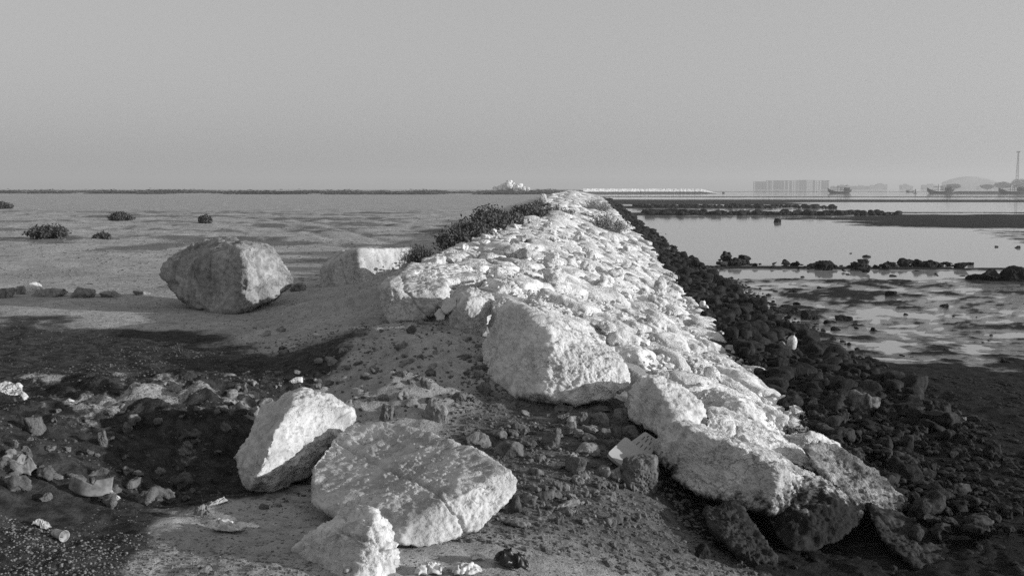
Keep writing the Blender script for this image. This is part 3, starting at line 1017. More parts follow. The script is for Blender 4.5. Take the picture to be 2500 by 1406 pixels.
# ------------------------------------------------------------------ breakwater stones
bwater = empty('breakwater', (0, 9, 0))
tag(bwater, 'long sunlit breakwater of fitted pale limestone running to the horizon', 'breakwater')


def surf(Y, s):
    """point on the breakwater face: s metres across from the left edge; returns point, tangent, normal"""
    xl, xr = edge_left(Y), edge_toe(Y)
    wt = XB - xl
    sl = math.hypot(xr - XB, ZTOP - ZTOE)
    a = math.atan2(ZTOP - ZTOE, xr - XB)
    if s <= wt:
        p = np.array([xl + s, Y, ZTOP])
        ang = a * float(sst(wt - .5, wt + .5, s))
    else:
        t = (s - wt) / sl
        p = np.array([XB + t * (xr - XB), Y, ZTOP + t * (ZTOE - ZTOP)])
        ang = a * float(sst(wt - .5, wt + .5, s))
    return p, np.array([math.cos(ang), 0, -math.sin(ang)]), np.array([math.sin(ang), 0, math.cos(ang)])


def smax(Y):
    return (XB - edge_left(Y)) + math.hypot(edge_toe(Y) - XB, ZTOP - ZTOE)


def yend(x): return 9.55 - 0.98 * np.clip(x, -2.4, 2.4)


def throw(Y0, Y1, rad, an, tries):
    pts = []
    cell = {}
    for k_ in range(tries):
        Y = Y0 + (Y1 - Y0) * rng.random()
        # large stones first, small ones fill the gaps
        f = 1.35 if k_ < tries * .12 else (1.0 if k_ < tries * .4 else rng.uniform(.42, .9))
        r = rad(Y) * f
        s = rng.uniform(0.08, smax(Y)) / an
        kx, ky = int(Y / .6), int(s / .6)
        m_ = int(r / .6) + 2
        ok = True
        for i in range(kx - m_, kx + m_ + 1):
            for j in range(ky - m_, ky + m_ + 1):
                for (a, b_, c_) in cell.get((i, j), ()):
                    if (a - Y) ** 2 + (b_ - s) ** 2 < (.5 * (r + c_)) ** 2:
                        ok = False; break
                if not ok: break
            if not ok: break
        if ok:
            pts.append((Y, s, r)); cell.setdefault((kx, ky), []).append((Y, s, r))
    return np.array(pts)


def clip_poly(poly, m, nrm):
    out = []
    for q in range(len(poly)):
        a, b_ = poly[q], poly[(q + 1) % len(poly)]
        da, db = (a - m) @ nrm, (b_ - m) @ nrm
        if da <= 0: out.append(a)
        if da * db < 0: out.append(a + (b_ - a) * da / (da - db))
    return out


def cell_poly(i, pts, rmax, an):
    c = pts[i, :2]
    poly = [np.array([-rmax, -rmax]), np.array([rmax, -rmax]), np.array([rmax, rmax]), np.array([-rmax, rmax])]
    poly = clip_poly(poly, np.array([0, -.05 / an - c[1]]), np.array([0, -1.0]))
    poly = clip_poly(poly, np.array([0, (smax(c[0]) + rng.uniform(-.25, .02)) / an - c[1]]), np.array([0, 1.0]))
    d = pts[:, :2] - c
    dist = (d ** 2).sum(1)
    for j in np.argsort(dist)[1:22]:
        if dist[j] > (3 * rmax) ** 2: break
        poly = clip_poly(poly, d[j] * (pts[i, 2] / (pts[i, 2] + pts[j, 2])), d[j])
        if len(poly) < 3: return None
    return poly


def stone_geo(i, pts, an, sub, rmax, gap, hmin, hmax):
    poly = cell_poly(i, pts, rmax, an)
    if poly is None: return None
    Y, s = pts[i, :2]
    p, tg, nr = surf(Y, s * an)
    poly = np.array([[a, b_ * an] for a, b_ in poly])          # (along Y, along tangent)
    c = poly.mean(0)
    poly = poly - c
    Nn, dd = [], []
    for q in range(len(poly)):
        a, b_ = poly[q], poly[(q + 1) % len(poly)]
        e = b_ - a
        le = np.hypot(*e)
        if le < 0.03: continue
        n2 = np.array([e[1], -e[0]]) / le
        dist = n2 @ a
        if dist < 0: n2, dist = -n2, -dist
        tl = rng.uniform(0.0, 0.30)
        n3 = np.array([n2[0], n2[1], tl]); n3 /= np.linalg.norm(n3)
        Nn.append(n3); dd.append(max(0.05, (dist - gap) / math.sqrt(1 + tl * tl) + 0.04 * tl))
    if len(Nn) < 3: return None
    h = rng.uniform(hmin, hmax)
    az = rng.uniform(0, 6.28); tl = rng.uniform(0.0, 0.20)
    n3 = np.array([math.cos(az) * tl, math.sin(az) * tl, 1]); n3 /= np.linalg.norm(n3)
    Nn.append(n3); dd.append(h)
    for _ in range(2):
        az += rng.uniform(1.2, 3.2); tl = rng.uniform(0.4, 0.95)
        n3 = np.array([math.cos(az) * tl, math.sin(az) * tl, 1]); n3 /= np.linalg.norm(n3)
        Nn.append(n3); dd.append(h * rng.uniform(1.0, 1.25))
    hz_ = np.array([[a, b_, h] for a, b_ in poly])
    for _ in range(3):
        n3 = rng.normal(size=3); n3[2] = abs(n3[2]) + .3; n3 /= np.linalg.norm(n3)
        Nn.append(n3); dd.append(max(.06, float((hz_ @ n3).max()) * rng.uniform(.84, .97)))
    Nn.append(np.array([0, 0, -1.0])); dd.append(0.2)
    Nn, dd = np.array(Nn), np.array(dd)
    size = float(min(np.ptp(poly[:, 0]), np.ptp(poly[:, 1])))
    fr = np.diag([np.ptp(poly[:, 0]), np.ptp(poly[:, 1]), max(.22, h + .12)])
    v, t = rock_verts(Nn, dd, sub, 55, 1.0, size, rng.uniform(0, 60), (), 0.8, 0.03, fr)
    B = np.stack([np.array([0, 1.0, 0]), tg, nr])
    p = p + c[0] * B[0] + c[1] * tg
    return v @ B, t, p


AN = 1.4
def rad1(Y): return 0.40 if Y < 11 else (0.34 if Y < 18 else 0.31)
pts1 = throw(6.0, 32, rad1, AN, 9000)
near = []
for i, (Y, s, _r) in enumerate(pts1):
    p, tg, nr = surf(Y, s * AN)
    if Y < yend(p[0]) or Y > 30.5: continue
    near.append((Y, i))
near.sort()
n_part = 0
farV, farT, off = [], [], 0
for Y, i in near:
    sub = 6 if Y < 8.6 else (5 if Y < 12.5 else 4)
    as_part = n_part < 298
    g = stone_geo(i, pts1, AN, sub if as_part else 3, 0.75 if Y < 14 else .6, 0.008, 0.09, 0.19)
    if g is None: continue
    v, t, p = g
    if as_part:
        o = link('stone', mesh_np('stone', v, t), M['stone'], bwater)
        o.location = p - np.array([0, 9, 0])
        n_part += 1
    else:
        farV.append(v + p); farT.append(t + off); off += len(v)
yl = 30.5
for (Y0, Y1, rd, sub) in ((30, 62, .42, 3), (62, 130, .65, 2), (130, 330, 1.1, 2)):
    pp = throw(Y0 - 1, Y1 + 1, lambda Y: rd, AN, int(26 * (Y1 - Y0) / rd ** 2 / 2))
    for i, (Y, s, _r) in enumerate(pp):
        if not (Y0 if Y0 > 30 else 30.5) <= Y < Y1: continue
        g = stone_geo(i, pp, AN, sub, rd * 2.0, 0.0, 0.08 + .1 * rd, 0.2 + .3 * rd)
        if g is None: continue
        v, t, p = g
        farV.append(v + p); farT.append(t + off); off += len(v)
far = link('distant_stones', mesh_np('distant_stones', np.vstack(farV), np.vstack(farT)), M['stone'], bwater)
far.location = (0, -9, 0)
far['kind'] = 'stuff'

def wall_pts(n, lift):
    Y = 7.0 * (45 / 7.0) ** rng.random(n)
    xl, xr = edge_left(Y), edge_toe(Y)
    x = xl + (xr - xl) * rng.random(n)
    m = Y > yend(x) + .1
    x, Y = x[m], Y[m]
    return np.stack([x, Y, core(x, Y) + lift * rng.uniform(.3, 1.0, len(x))], 1)


rub = scatter('chinking_rubble', None, wall_pts(11000, .13), .012, .055, 'stone', .7)
rub.parent = bwater
rub.location = (0, -9, 0)
k = 0
while k < 170:
    Y = 7.0 + 26 * rng.random() ** 1.4
    s = rng.uniform(0.1, smax(Y) - .1)
    p, tg, nr = surf(Y, s)
    if Y < yend(p[0]) + .2: continue
    sz = 0.06 + 0.20 * rng.random() ** 2
    q = p + nr * (0.07 + 0.05 * rng.random()) - np.array([0, 9, 0])
    cobble('chinking_stone', q[0], q[1], q[2], sz, 'stone', None, None, None, bwater)
    k += 1

# ------------------------------------------------------------------ dark rocks along the toe
TL = 'dark wet rock in the rubble along the waterside foot of the breakwater'
TG = 'dark rubble along the breakwater foot'
TP = 'half-stained greyish rock in the dark rubble along the breakwater foot'
toe = []
for _ in range(20000):
    Y = 6.2 * (200 / 6.2) ** rng.random()
    x = rng.uniform(edge_toe(Y) - .28, edge_water(Y) + .25)
    u = (x - edge_toe(Y)) / (edge_water(Y) - edge_toe(Y))
    if rng.random() < (.6 + .4 * float(sst(.2, .7, x - edge_toe(Y)))) * float(sst(10.5, 8.0, Y)): continue
    if rng.random() < 0.55 * max(0, u): continue
    s = (0.05 + 0.23 * rng.random() ** 2.4) * (1 + .012 * Y) * (1 - .35 * float(sst(10, 7.5, Y)))
    toe.append((Y, x, s, u))
acc, grid = [], {}
for Y, x, s, u in toe:
    kx, ky = int(Y / 1.2), int(x / 1.2)
    ok = True
    for i in range(kx - 1, kx + 2):
        for j in range(ky - 1, ky + 2):
            for (a, b_, c_) in grid.get((i, j), ()):
                if (a - Y) ** 2 + (b_ - x) ** 2 < (0.36 * (s + c_)) ** 2:
                    ok = False; break
            if not ok: break
        if not ok: break
    if ok:
        grid.setdefault((kx, ky), []).append((Y, x, s)); acc.append((Y, x, s, u))
acc.sort()
tv, tt_, off = [], [], 0
low_rock = {2: [], 3: []}
for k_ in range(12):
    Nn, d = rand_planes(.5, .45, .38, 7)
    for sb in (2, 3):
        low_rock[sb].append(rock_verts(Nn, d, sb, 30, 1.3, 1.0, k_ * 4.1))
xs = np.array([a[1] for a in acc]); ys = np.array([a[0] for a in acc])
hz = H(xs, ys)
for j, (Y, x, s, u) in enumerate(acc):
    z = hz[j] - 0.10 * s + 0.10 * max(0, 0.6 - u)
    rr = rng.random()
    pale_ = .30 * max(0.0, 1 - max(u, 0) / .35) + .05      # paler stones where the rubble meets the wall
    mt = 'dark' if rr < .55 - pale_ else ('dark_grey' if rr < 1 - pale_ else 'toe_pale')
    if Y < 9 and mt == 'toe_pale': mt = 'dark_grey'
    if j < 290:
        if mt == 'toe_pale':
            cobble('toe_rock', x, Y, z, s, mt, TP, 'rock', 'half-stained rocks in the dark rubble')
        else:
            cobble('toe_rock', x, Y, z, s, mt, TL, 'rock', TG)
    else:
        if Y > 35 and rng.random() < .35: continue
        v, t = low_rock[3 if Y < 20 else 2][int(rng.integers(12))]
        a_ = rng.uniform(0, 6.28); ca, sa = math.cos(a_), math.sin(a_)
        v = (v @ np.array([[ca, sa, 0], [-sa, ca, 0], [0, 0, 1]])) * (s * rng.uniform(.8, 1.25, 3))
        tv.append(v + np.array([x, Y, z + .25 * s])); tt_.append(t + off); off += len(v)
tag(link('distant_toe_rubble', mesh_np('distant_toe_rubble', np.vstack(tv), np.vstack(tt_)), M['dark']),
    'far dark rubble fringe along the breakwater foot', None, None, 'stuff')

yt_ = 6.8 * (60 / 6.8) ** rng.random(8000)
xt_ = edge_toe(yt_) - .3 + (1.5 + .4 * rng.random(8000)) * rng.random(8000)
zt_ = H(xt_, yt_)
scatter('toe_grit', 'jagged dark rubble bits between the rocks along the breakwater foot',
        np.stack([xt_, yt_, zt_ + rng.uniform(0, .14, 8000) * np.clip(1 - (xt_ - edge_toe(yt_)) / .9, 0, 1)], 1), .015, .075, 'dark', .7)
# named rocks on the flat
for a, lab, mt, sb in [((1955, 757, 1998, 782), 'squarish black block standing alone in the wet mud', 'dark', 5),
                       ((2038, 769, 2080, 783), 'low black wedge rock beside the squarish block', 'dark', 5),
                       ((2160, 710, 2188, 724), 'lone dark rock in the middle of the wet flat', 'dark', 4),
                       ((1888, 533, 1906, 547), 'pointed black rock on the edge of the long pool', 'dark', 4),
                       ((2104, 622, 2126, 633), 'black rock in the near part of the pool', 'dark', 4),
                       ((2070, 617, 2080, 624), 'tiny black rock in the near part of the pool', 'dark', 4),
                       ((2428, 600, 2438, 608), 'small black rock far out in the shallow pool', 'dark', 4),
                       ((2478, 600, 2492, 610), 'black rock by the picture edge in the pool', 'dark', 4),
                       ((2182, 985, 2252, 1012), 'black boxy rock on the dark mud below the wet flat', 'dark', 5),
                       ((2070, 888, 2132, 912), 'black humped rock past the pale toe rock', 'dark', 5),
                       ((1920, 890, 1998, 932), 'grey pale-tipped rock, largest in the toe rubble', 'toe_pale', 5),
                       ((1998, 832, 2042, 852), 'dark peaked rock at the water edge of the rubble', 'dark', 5)]:
    rock_at('rock', *a, lab, mat=mt, sub=sb)
for x0, y0, x1, y1 in [(2390, 655, 2450, 690), (2440, 648, 2505, 692), (2330, 640, 2362, 656), (2362, 640, 2378, 654), (2360, 668, 2400, 684), (2336, 672, 2356, 680)]:
    rock_at('rock', x0, y0, x1, y1, 'black rock in the big heap near the picture edge, end of the stone line', mat='dark', group='black rock heap in the shallows', sub=5)
k = 0
while k < 115:
    px = rng.uniform(1750, 2330)
    g = PZ(px, 650 + 5 * math.sin(px * .013) + rng.normal() * 4.0 + (px - 2000) * .012, MUD)
    s = 0.08 + 0.28 * rng.random() ** 2.6
    cobble('row_rock', g[0], g[1], MUD - .06 * s, s, 'dark' if rng.random() < .9 else 'dark_grey',
           'black rock in the low line of stones crossing the tidal flat', 'rock', 'line of stones across the flat', flat=.8)
    k += 1
k = 0
while k < 60:
    px, py = rng.uniform(1640, 2480), rng.uniform(660, 900)
    if px < 1700 + (py - 640) * 1.4: continue
    g = PZ(px, py, MUD)
    s = 0.05 + 0.12 * rng.random() ** 2
    cobble('mud_rock', g[0], g[1], MUD - .04, s, 'dark', 'small black stone dotted over the wet flat', 'rock', 'small stones on the wet flat', flat=.6)
    k += 1
bv, bt, off = [], [], 0
for (Y0, Y1, X0, X1, n) in ((84, 92, 6, 27, 260), (114, 128, 7, 30, 240)):
    for _ in range(n):
        Y, x = rng.uniform(Y0, Y1), X0 + (X1 - X0) * rng.random() ** 1.4
        s = 0.25 + .6 * rng.random() ** 2
        Nn, d = rand_planes(.5 * s, .5 * s, .35 * s, 6)
        v, t = rock_verts(Nn, d, 2, 10, 1.0, s, rng.uniform(0, 50))
        bv.append(v + [x, Y, MUD + .08]); bt.append(t + off); off += len(v)
tag(link('bar_rubble', mesh_np('bar_rubble', np.vstack(bv), np.vstack(bt)), M['dark']), 'far dark rubble on the bars of the tidal flat', None, None, 'stuff')

# ------------------------------------------------------------------ plants
def shrub(name, base, rx, ry, h, nb, nl, leaf, label, mat, cat='shrub', group=None, ls=0.03, up=0.7, seed=0):
    rs = np.random.default_rng(seed)
    root = empty(name, base)
    tag(root, label, cat, group)
    ends = []
    for _ in range(nb):
        a = rs.uniform(0, 6.28); r = math.sqrt(rs.random())
        e = np.array([rx * r * math.cos(a), ry * r * math.sin(a), h * (1 - .55 * r * r) * rs.uniform(.6, 1.08)])
        b0 = np.array([rx * .25 * r * math.cos(a), ry * .25 * r * math.sin(a), 0])
        ends.append((b0, e))
    V, T = [], []
    for b0, e in ends:
        mid = (b0 + e) / 2 + rs.normal(size=3) * .04 * h
        for a, c in ((b0, mid), (mid, e)):
            d = c - a
            s = np.cross(d, [0.3, 1, 0.1]); s = s / (np.linalg.norm(s) + 1e-9) * .006
            s2 = np.cross(d, s); s2 = s2 / (np.linalg.norm(s2) + 1e-9) * .006
            o = len(V)
            V += [a - s, a + s, c + s * .6, c - s * .6, a - s2, a + s2, c + s2 * .6, c - s2 * .6]
            T += [(o, o + 1, o + 2, o + 3), (o + 4, o + 5, o + 6, o + 7)]
    link('stems', mesh_np('stems', np.array(V), np.array(T), False), M['twig'], root)
    br = rs.integers(0, nb, nl)
    tpar = 0.30 + 0.72 * rs.random(nl) ** .8
    E = np.array([e for _, e in ends]); B0 = np.array([b_ for b_, _ in ends])
    c = B0[br] + (E[br] - B0[br]) * tpar[:, None] + rs.normal(size=(nl, 3)) * np.array([.07, .07, .05]) * (0.5 + h)
    c[:, 2] = np.maximum(c[:, 2], .01)
    u = rs.normal(size=(nl, 3)); u[:, 2] += up
    u /= np.linalg.norm(u, axis=1)[:, None]
    w = np.cross(u, rs.normal(size=(nl, 3))); w /= np.linalg.norm(w, axis=1)[:, None]
    L = ls * rs.uniform(.6, 1.4, nl)[:, None]
    V = np.stack([c - u * L, c + w * L * .42, c + u * L, c - w * L * .42], 1).reshape(-1, 3)
    T = np.arange(nl * 4).reshape(-1, 4)
    link('foliage', mesh_np('foliage', V, T, False), M[mat], root)
    return root


def gz_at(px, Y, dz=0.0):
    r = ray(px, 461)
    x = r[0] * Y
    return (x, Y, Hs(x, Y) + dz)


SG = 'dark saltbushes along the back edge of the breakwater'
for i, (px, Y, rx, ry, h, nb, nl, lab, mat) in enumerate([
        (1108, 18.6, .30, .5, .42, 50, 2600, 'low end saltbush of the dark row, nearest the flat stones', 'leaf_dark'),
        (1150, 20.6, .42, .8, .50, 70, 4200, 'dark saltbush second in the row beside the breakwater edge', 'leaf_dark'),
        (1190, 23.0, .46, .9, .68, 75, 4000, 'tallest dark saltbush in the middle of the row', 'leaf_dark'),
        (1232, 26.5, .5, 1.0, .52, 80, 4500, 'dark saltbush behind the tallest one', 'leaf_dark'),
        (1288, 33.0, .7, 1.1, .60, 90, 5200, 'black bushy shrub on the breakwater crest edge', 'leaf_dark'),
        (1335, 37.0, 1.0, 1.3, .48, 110, 5200, 'greyish dry shrub sprawling over the crest', 'leaf_pale'),
        (1318, 47.0, .5, 1.2, .50, 60, 4200, 'farther dull shrub by the white upright stone', 'leaf_dark')]):
    shrub('shrub', gz_at(px, Y), rx, ry, h, nb, nl, None, lab, mat, group=SG if mat == 'leaf_dark' else None, ls=.024 + .0007 * Y, seed=40 + i)
shrub('shrub', gz_at(1030, 15.6), .25, .4, .28, 60, 1500, None, 'tuft of dry weeds behind the squared broken block', 'leaf_dark', cat='weeds', ls=.02, up=2.5, seed=60)
for i, (px, py, Y, rx, h, lab) in enumerate([(1476, 575, 44, .85, .75, 'pale dusty shrub halfway down the sunny slope'), (1450, 520, 78, 1.3, 1.0, 'farther pale shrub on the sunny slope'),
                                             (1425, 545, 52, .5, .45, 'small pale tuft above the dusty shrub')]):
    q = hit(px, py, 300)
    shrub('shrub', tuple(q), rx, rx * 1.4, h, 90, 4200, None, lab, 'leaf_pale', ls=.035, seed=70 + i)
for i, (px, py, w, h, lab) in enumerate([(118, 582, 98, 34, 'round black bush on the open sand, nearest of the plain bushes'),
                                          (293, 538, 62, 18, 'low black bush farther out on the sand'),
                                          (500, 545, 26, 18, 'small round bush on the churned sand'),
                                          (10, 510, 40, 18, 'dark bush at the picture edge on the plain'),
                                          (250, 584, 34, 12, 'black scrap of scrub beside the round black bush')]):
    q = hit(px, py, 200)
    sx = w / F * q[1]; sh = h / F * q[1]
    shrub('shrub', tuple(q), sx * .5, sx * .5, sh, 60, 4000, None, lab, 'leaf_dark', ls=.035 + .0006 * q[1], seed=80 + i)
# the scrub line at the horizon
hb = None
fl_me = []
for i in range(4):
    rs = np.random.default_rng(100 + i)
    c = rs.normal(size=(700, 3)) * [1.0, 1.0, .35]
    c = c[(np.abs(c[:, 0]) < 2)]
    c[:, 2] = np.abs(c[:, 2])
    u = rs.normal(size=c.shape); u /= np.linalg.norm(u, axis=1)[:, None]
    w = np.cross(u, rs.normal(size=c.shape)); w /= np.linalg.norm(w, axis=1)[:, None]
    L = .16
    V = np.stack([c - u * L, c + w * L * .5, c + u * L, c - w * L * .5], 1).reshape(-1, 3)
    me = mesh_np('desert_bush', V, np.arange(len(V)).reshape(-1, 4), False)
    me.materials.append(M['leaf_dark'])
    fl_me.append(me)
for i in range(90):
    px = rng.uniform(-20, 1210) if i < 75 else rng.uniform(1210, 1380)
    Y = rng.uniform(260, 620)
    x, y, z = gz_at(px, Y)
    o = bpy.data.objects.new('desert_bush', fl_me[i % 4]); COL.objects.link(o)
    o.location = (x, y, z - .05); s = rng.uniform(.8, 2.2)
    o.scale = (s * rng.uniform(1.2, 3.4), s, s * rng.uniform(.4, .75)); o.rotation_euler = (0, 0, rng.uniform(-.2, .2))
    tag(o, 'low desert bush in the dark line along the plain horizon', 'bush', 'desert bushes along the horizon')

# white stone standing on the crest
rock_at('rock', 1318, 473, 1336, 491, 'white upright stone standing on the breakwater crest', mat='stone', sub=4, Y=46.0, dep=.6)
rock_at('rock', 1195, 558, 1213, 572, 'small white stone on the breakwater edge before the bushes', mat='stone', sub=4, Y=21.0)

# ------------------------------------------------------------------ trash
def grid_sheet(nx, ny, fn):
    u, v = np.meshgrid(np.linspace(0, 1, nx), np.linspace(0, 1, ny))
    V = fn(u.ravel(), v.ravel())
    i = np.arange(nx * ny).reshape(ny, nx)
    T = np.stack([i[:-1, :-1].ravel(), i[:-1, 1:].ravel(), i[1:, 1:].ravel(), i[1:, :-1].ravel()], 1)
    return V, T


def crumple(name, px, py, w, d, h, label, cat, mat, seed, rot=0.0, fold=1.0, loc=None):
    """a crumpled thin sheet lying on the ground"""
    g = hit(px, py) if loc is None else np.array(loc)
    rs = np.random.default_rng(seed)

    def fn(u, v):
        x = (u - .5) * w; y = (v - .5) * d
        q = np.stack([x / w * 2.6 + seed, y / d * 2.2, 0 * x], 1)
        rr = ridged(q * 1.1, 3)
        z = h * (0.35 + 0.45 * rr) * (1 - .7 * np.maximum(np.abs(2 * u - 1), np.abs(2 * v - 1)) ** 3)
        x = x + .16 * w * perlin(q * 1.3 + 5)
        y = y + .22 * d * perlin(q * 1.3 + 11)
        wob = 1 + .35 * fbm(np.stack([np.arctan2(v - .5, u - .5) * 1.3, 0 * u + seed, 0 * u], 1), 3)
        ca, sa = math.cos(rot), math.sin(rot)
        x, y = x * wob, y * wob
        return np.stack([x * ca - y * sa, x * sa + y * ca, np.maximum(z, 0.003) + .004], 1)
    V, T = grid_sheet(34, 26, fn)
    gh = H(V[:, 0] + g[0], V[:, 1] + g[1]) - g[2]
    V[:, 2] += np.clip(gh, -.06, .08)
    me = mesh_np(name, V, T)
    o = link(name, me, M[mat], None, g)
    md = o.modifiers.new('thickness', 'SOLIDIFY'); md.thickness = 0.0025
    tag(o, label, cat)
    return o


crumple('plastic_bag', 555, 1296, .17, .10, .055, 'crumpled white plastic bag on the sand strip by the wedge boulder', 'plastic bag', 'plastic_bag', 3)
crumple('paper_scrap', 1048, 1400, .12, .08, .05, 'folded white paper scrap at the bottom edge below the big slab', 'paper', 'plastic_bag', 8, .3)
crumple('plastic_bag', 1135, 1400, .13, .09, .05, 'torn white plastic bag beside the folded paper scrap', 'plastic bag', 'plastic_bag', 12, .2)
crumple('paper_scrap', 1165, 1366, .07, .04, .03, 'small pointed white scrap behind the torn bag', 'paper', 'plastic_bag', 17, .5)
crumple('rubbish_bag', 1250, 1386, .14, .10, .085, 'shiny black rubbish bag lump on the littered sand', 'bag', 'black_bag', 21)
crumple('paper_scrap', 268, 1220, .09, .07, .05, 'soiled paper wad beside the torn white sheet', 'paper', 'paper', 25)
crumple('paper_scrap', 102, 1288, .07, .05, .04, 'small soiled paper wad on the dark soil', 'paper', 'paper', 29)
crumple('rag', 50, 1140, .16, .12, .06, 'dirty rag hanging from the bank at the picture edge', 'rag', 'cloth', 33)
crumple('rag', 490, 1258, .09, .07, .05, 'small dirty rag near the white plastic bag', 'rag', 'cloth', 37)
crumple('paper_scrap', 535, 1232, .10, .02, .03, 'twisted pale strip in the shade of the white boulder', 'paper', 'paper', 41, .7)


def sheet_poly(name, outline, thick, label, cat, mat, curl=0.0, n=None):
    """a rigid torn sheet: outline of world points, extruded by its thickness"""
    W = np.array(outline)
    c = W.mean(0)
    base = np.array([c[0], c[1], W[:, 2].min()])
    b = bmesh.new()
    vs = [b.verts.new(p_ - base) for p_ in W]
    f = b.faces.new(vs)
    b.normal_update()
    nn = f.normal.copy()
    r = bmesh.ops.extrude_face_region(b, geom=[f])
    for e in r['geom']:
        if isinstance(e, bmesh.types.BMVert): e.co += nn * thick
    bmesh.ops.recalc_face_normals(b, faces=b.faces)
    me = bpy.data.meshes.new(name); b.to_mesh(me); b.free()
    o = link(name, me, M[mat], None, base)
    tag(o, label, cat)
    return o


g = hit(225, 1212)
Yt = g[1]
# curled torn sheet: a bent plastic panel standing in the litter
def curl_fn(u, v):
    top = np.interp(u, [0, .12, .40, .62, .66, .67, 1.0], [.45, .62, .66, .52, .42, .70, .78])
    x = -.135 + .245 * u
    y = -.06 * np.sin(u * 3.1) + .05 * v * top
    z = .015 + .115 * v * top + .03 * (1 - u) ** 2
    return np.stack([x, y, z], 1)
V, T = grid_sheet(40, 10, curl_fn)
o = link('torn_panel', mesh_np('torn_panel', V, T), M['panel'], None, g)
md = o.modifiers.new('thickness', 'SOLIDIFY'); md.thickness = .004
tag(o, 'torn white curved plastic panel standing in the litter', 'panel')
g = hit(312, 1158)
sheet_poly('cardboard_strip', [P(272, 1134, g[1] + .12), P(290, 1128, g[1] + .16), P(312, 1150, g[1] + .02), P(308, 1160, g[1] - .02)], .008,
           'narrow cardboard strip lying in the shaded pit', 'cardboard', 'cardboard')
sheet_poly('cardboard_flap', [P(294, 1129, g[1] + .2), P(310, 1132, g[1] + .2), P(346, 1150, g[1] + .08), P(336, 1161, g[1] + .0), P(318, 1152, g[1] + .05), P(318, 1144, g[1] + .1)], .008,
           'bent cardboard flap beside the narrow strip in the pit', 'cardboard', 'cardboard')


def lathe(name, prof, mat, loc, rot, parent=None, seg=28, caps=True):
    V, T = [], []
    for r_, z_ in prof:
        for k_ in range(seg):
            a = 2 * math.pi * k_ / seg
            V.append((r_ * math.cos(a), r_ * math.sin(a), z_))
    for i in range(len(prof) - 1):
        for k_ in range(seg):
            a, b_ = i * seg + k_, i * seg + (k_ + 1) % seg
            T.append((a, b_, b_ + seg, a + seg))
    o = link(name, mesh_np(name, np.array(V), np.array(T)), M[mat], parent, loc)
    o.rotation_euler = rot
    return o


g = hit(150, 1312)
cup = lathe('paper_cup', [(.001, 0), (.020, 0), (.020, .003), (.026, .075), (.0285, .078), (.0285, .081), (.0255, .080), (.0195, .006), (.001, .006)], 'paper',
            (g[0] - .035, g[1], g[2] + .025), (R(92), 0, R(62)))
tag(cup, 'small white paper cup lying on the dark gravelly soil', 'cup')
g = hit(855, 1402)
jar = empty('plastic_jar', (g[0], g[1] - .05, g[2]))
tag(jar, 'little round plastic jar standing before the wedge boulder', 'jar')
lathe('body', [(.001, 0), (.017, 0), (.021, .006), (.0215, .028), (.019, .034)], 'foam', (0, 0, .0), (0, 0, 0), jar)
lathe('lid', [(.0195, .0345), (.0205, .036), (.0205, .046), (.017, .052), (.001, .054)], 'paper', (0, 0, 0), (0, 0, 0), jar)
lathe('band', [(.0195, .0325), (.0212, .0325), (.0212, .0343), (.0195, .0343)], 'slot', (0, 0, 0), (0, 0, 0), jar)


def rounded_plate(name, c4, thick, rad, mat, parent, rim=0.0, base=np.zeros(3)):
    """plate through four world corners, rounded corners, optional raised rim"""
    A, B_, C_, D_ = [np.array(q) for q in c4]
    b = bmesh.new()
    ring = []
    cs = [A, B_, C_, D_]
    for i in range(4):
        p0, p1, p2 = cs[i - 1], cs[i], cs[(i + 1) % 4]
        a = p1 + (p0 - p1) / np.linalg.norm(p0 - p1) * rad
        c_ = p1 + (p2 - p1) / np.linalg.norm(p2 - p1) * rad
        for t in np.linspace(0, 1, 6):
            ring.append((1 - t) ** 2 * a + 2 * t * (1 - t) * p1 + t * t * c_)
    vs = [b.verts.new(q - base) for q in ring]
    f = b.faces.new(vs)
    b.normal_update()
    nn = f.normal.copy()
    if nn.z < 0: nn = -nn
    if rim:
        r = bmesh.ops.inset_region(b, faces=[f], thickness=rim, depth=0.0)
        ff = [x for x in b.faces if x is not f]
        for vtx in list(f.verts): vtx.co -= nn * rim * .6
    me = bpy.data.meshes.new(name)
    bmesh.ops.recalc_face_normals(b, faces=b.faces)
    b.to_mesh(me); b.free()
    o = link(name, me, M[mat], parent)
    md = o.modifiers.new('thickness', 'SOLIDIFY'); md.thickness = thick; md.offset = 0
    return o, nn


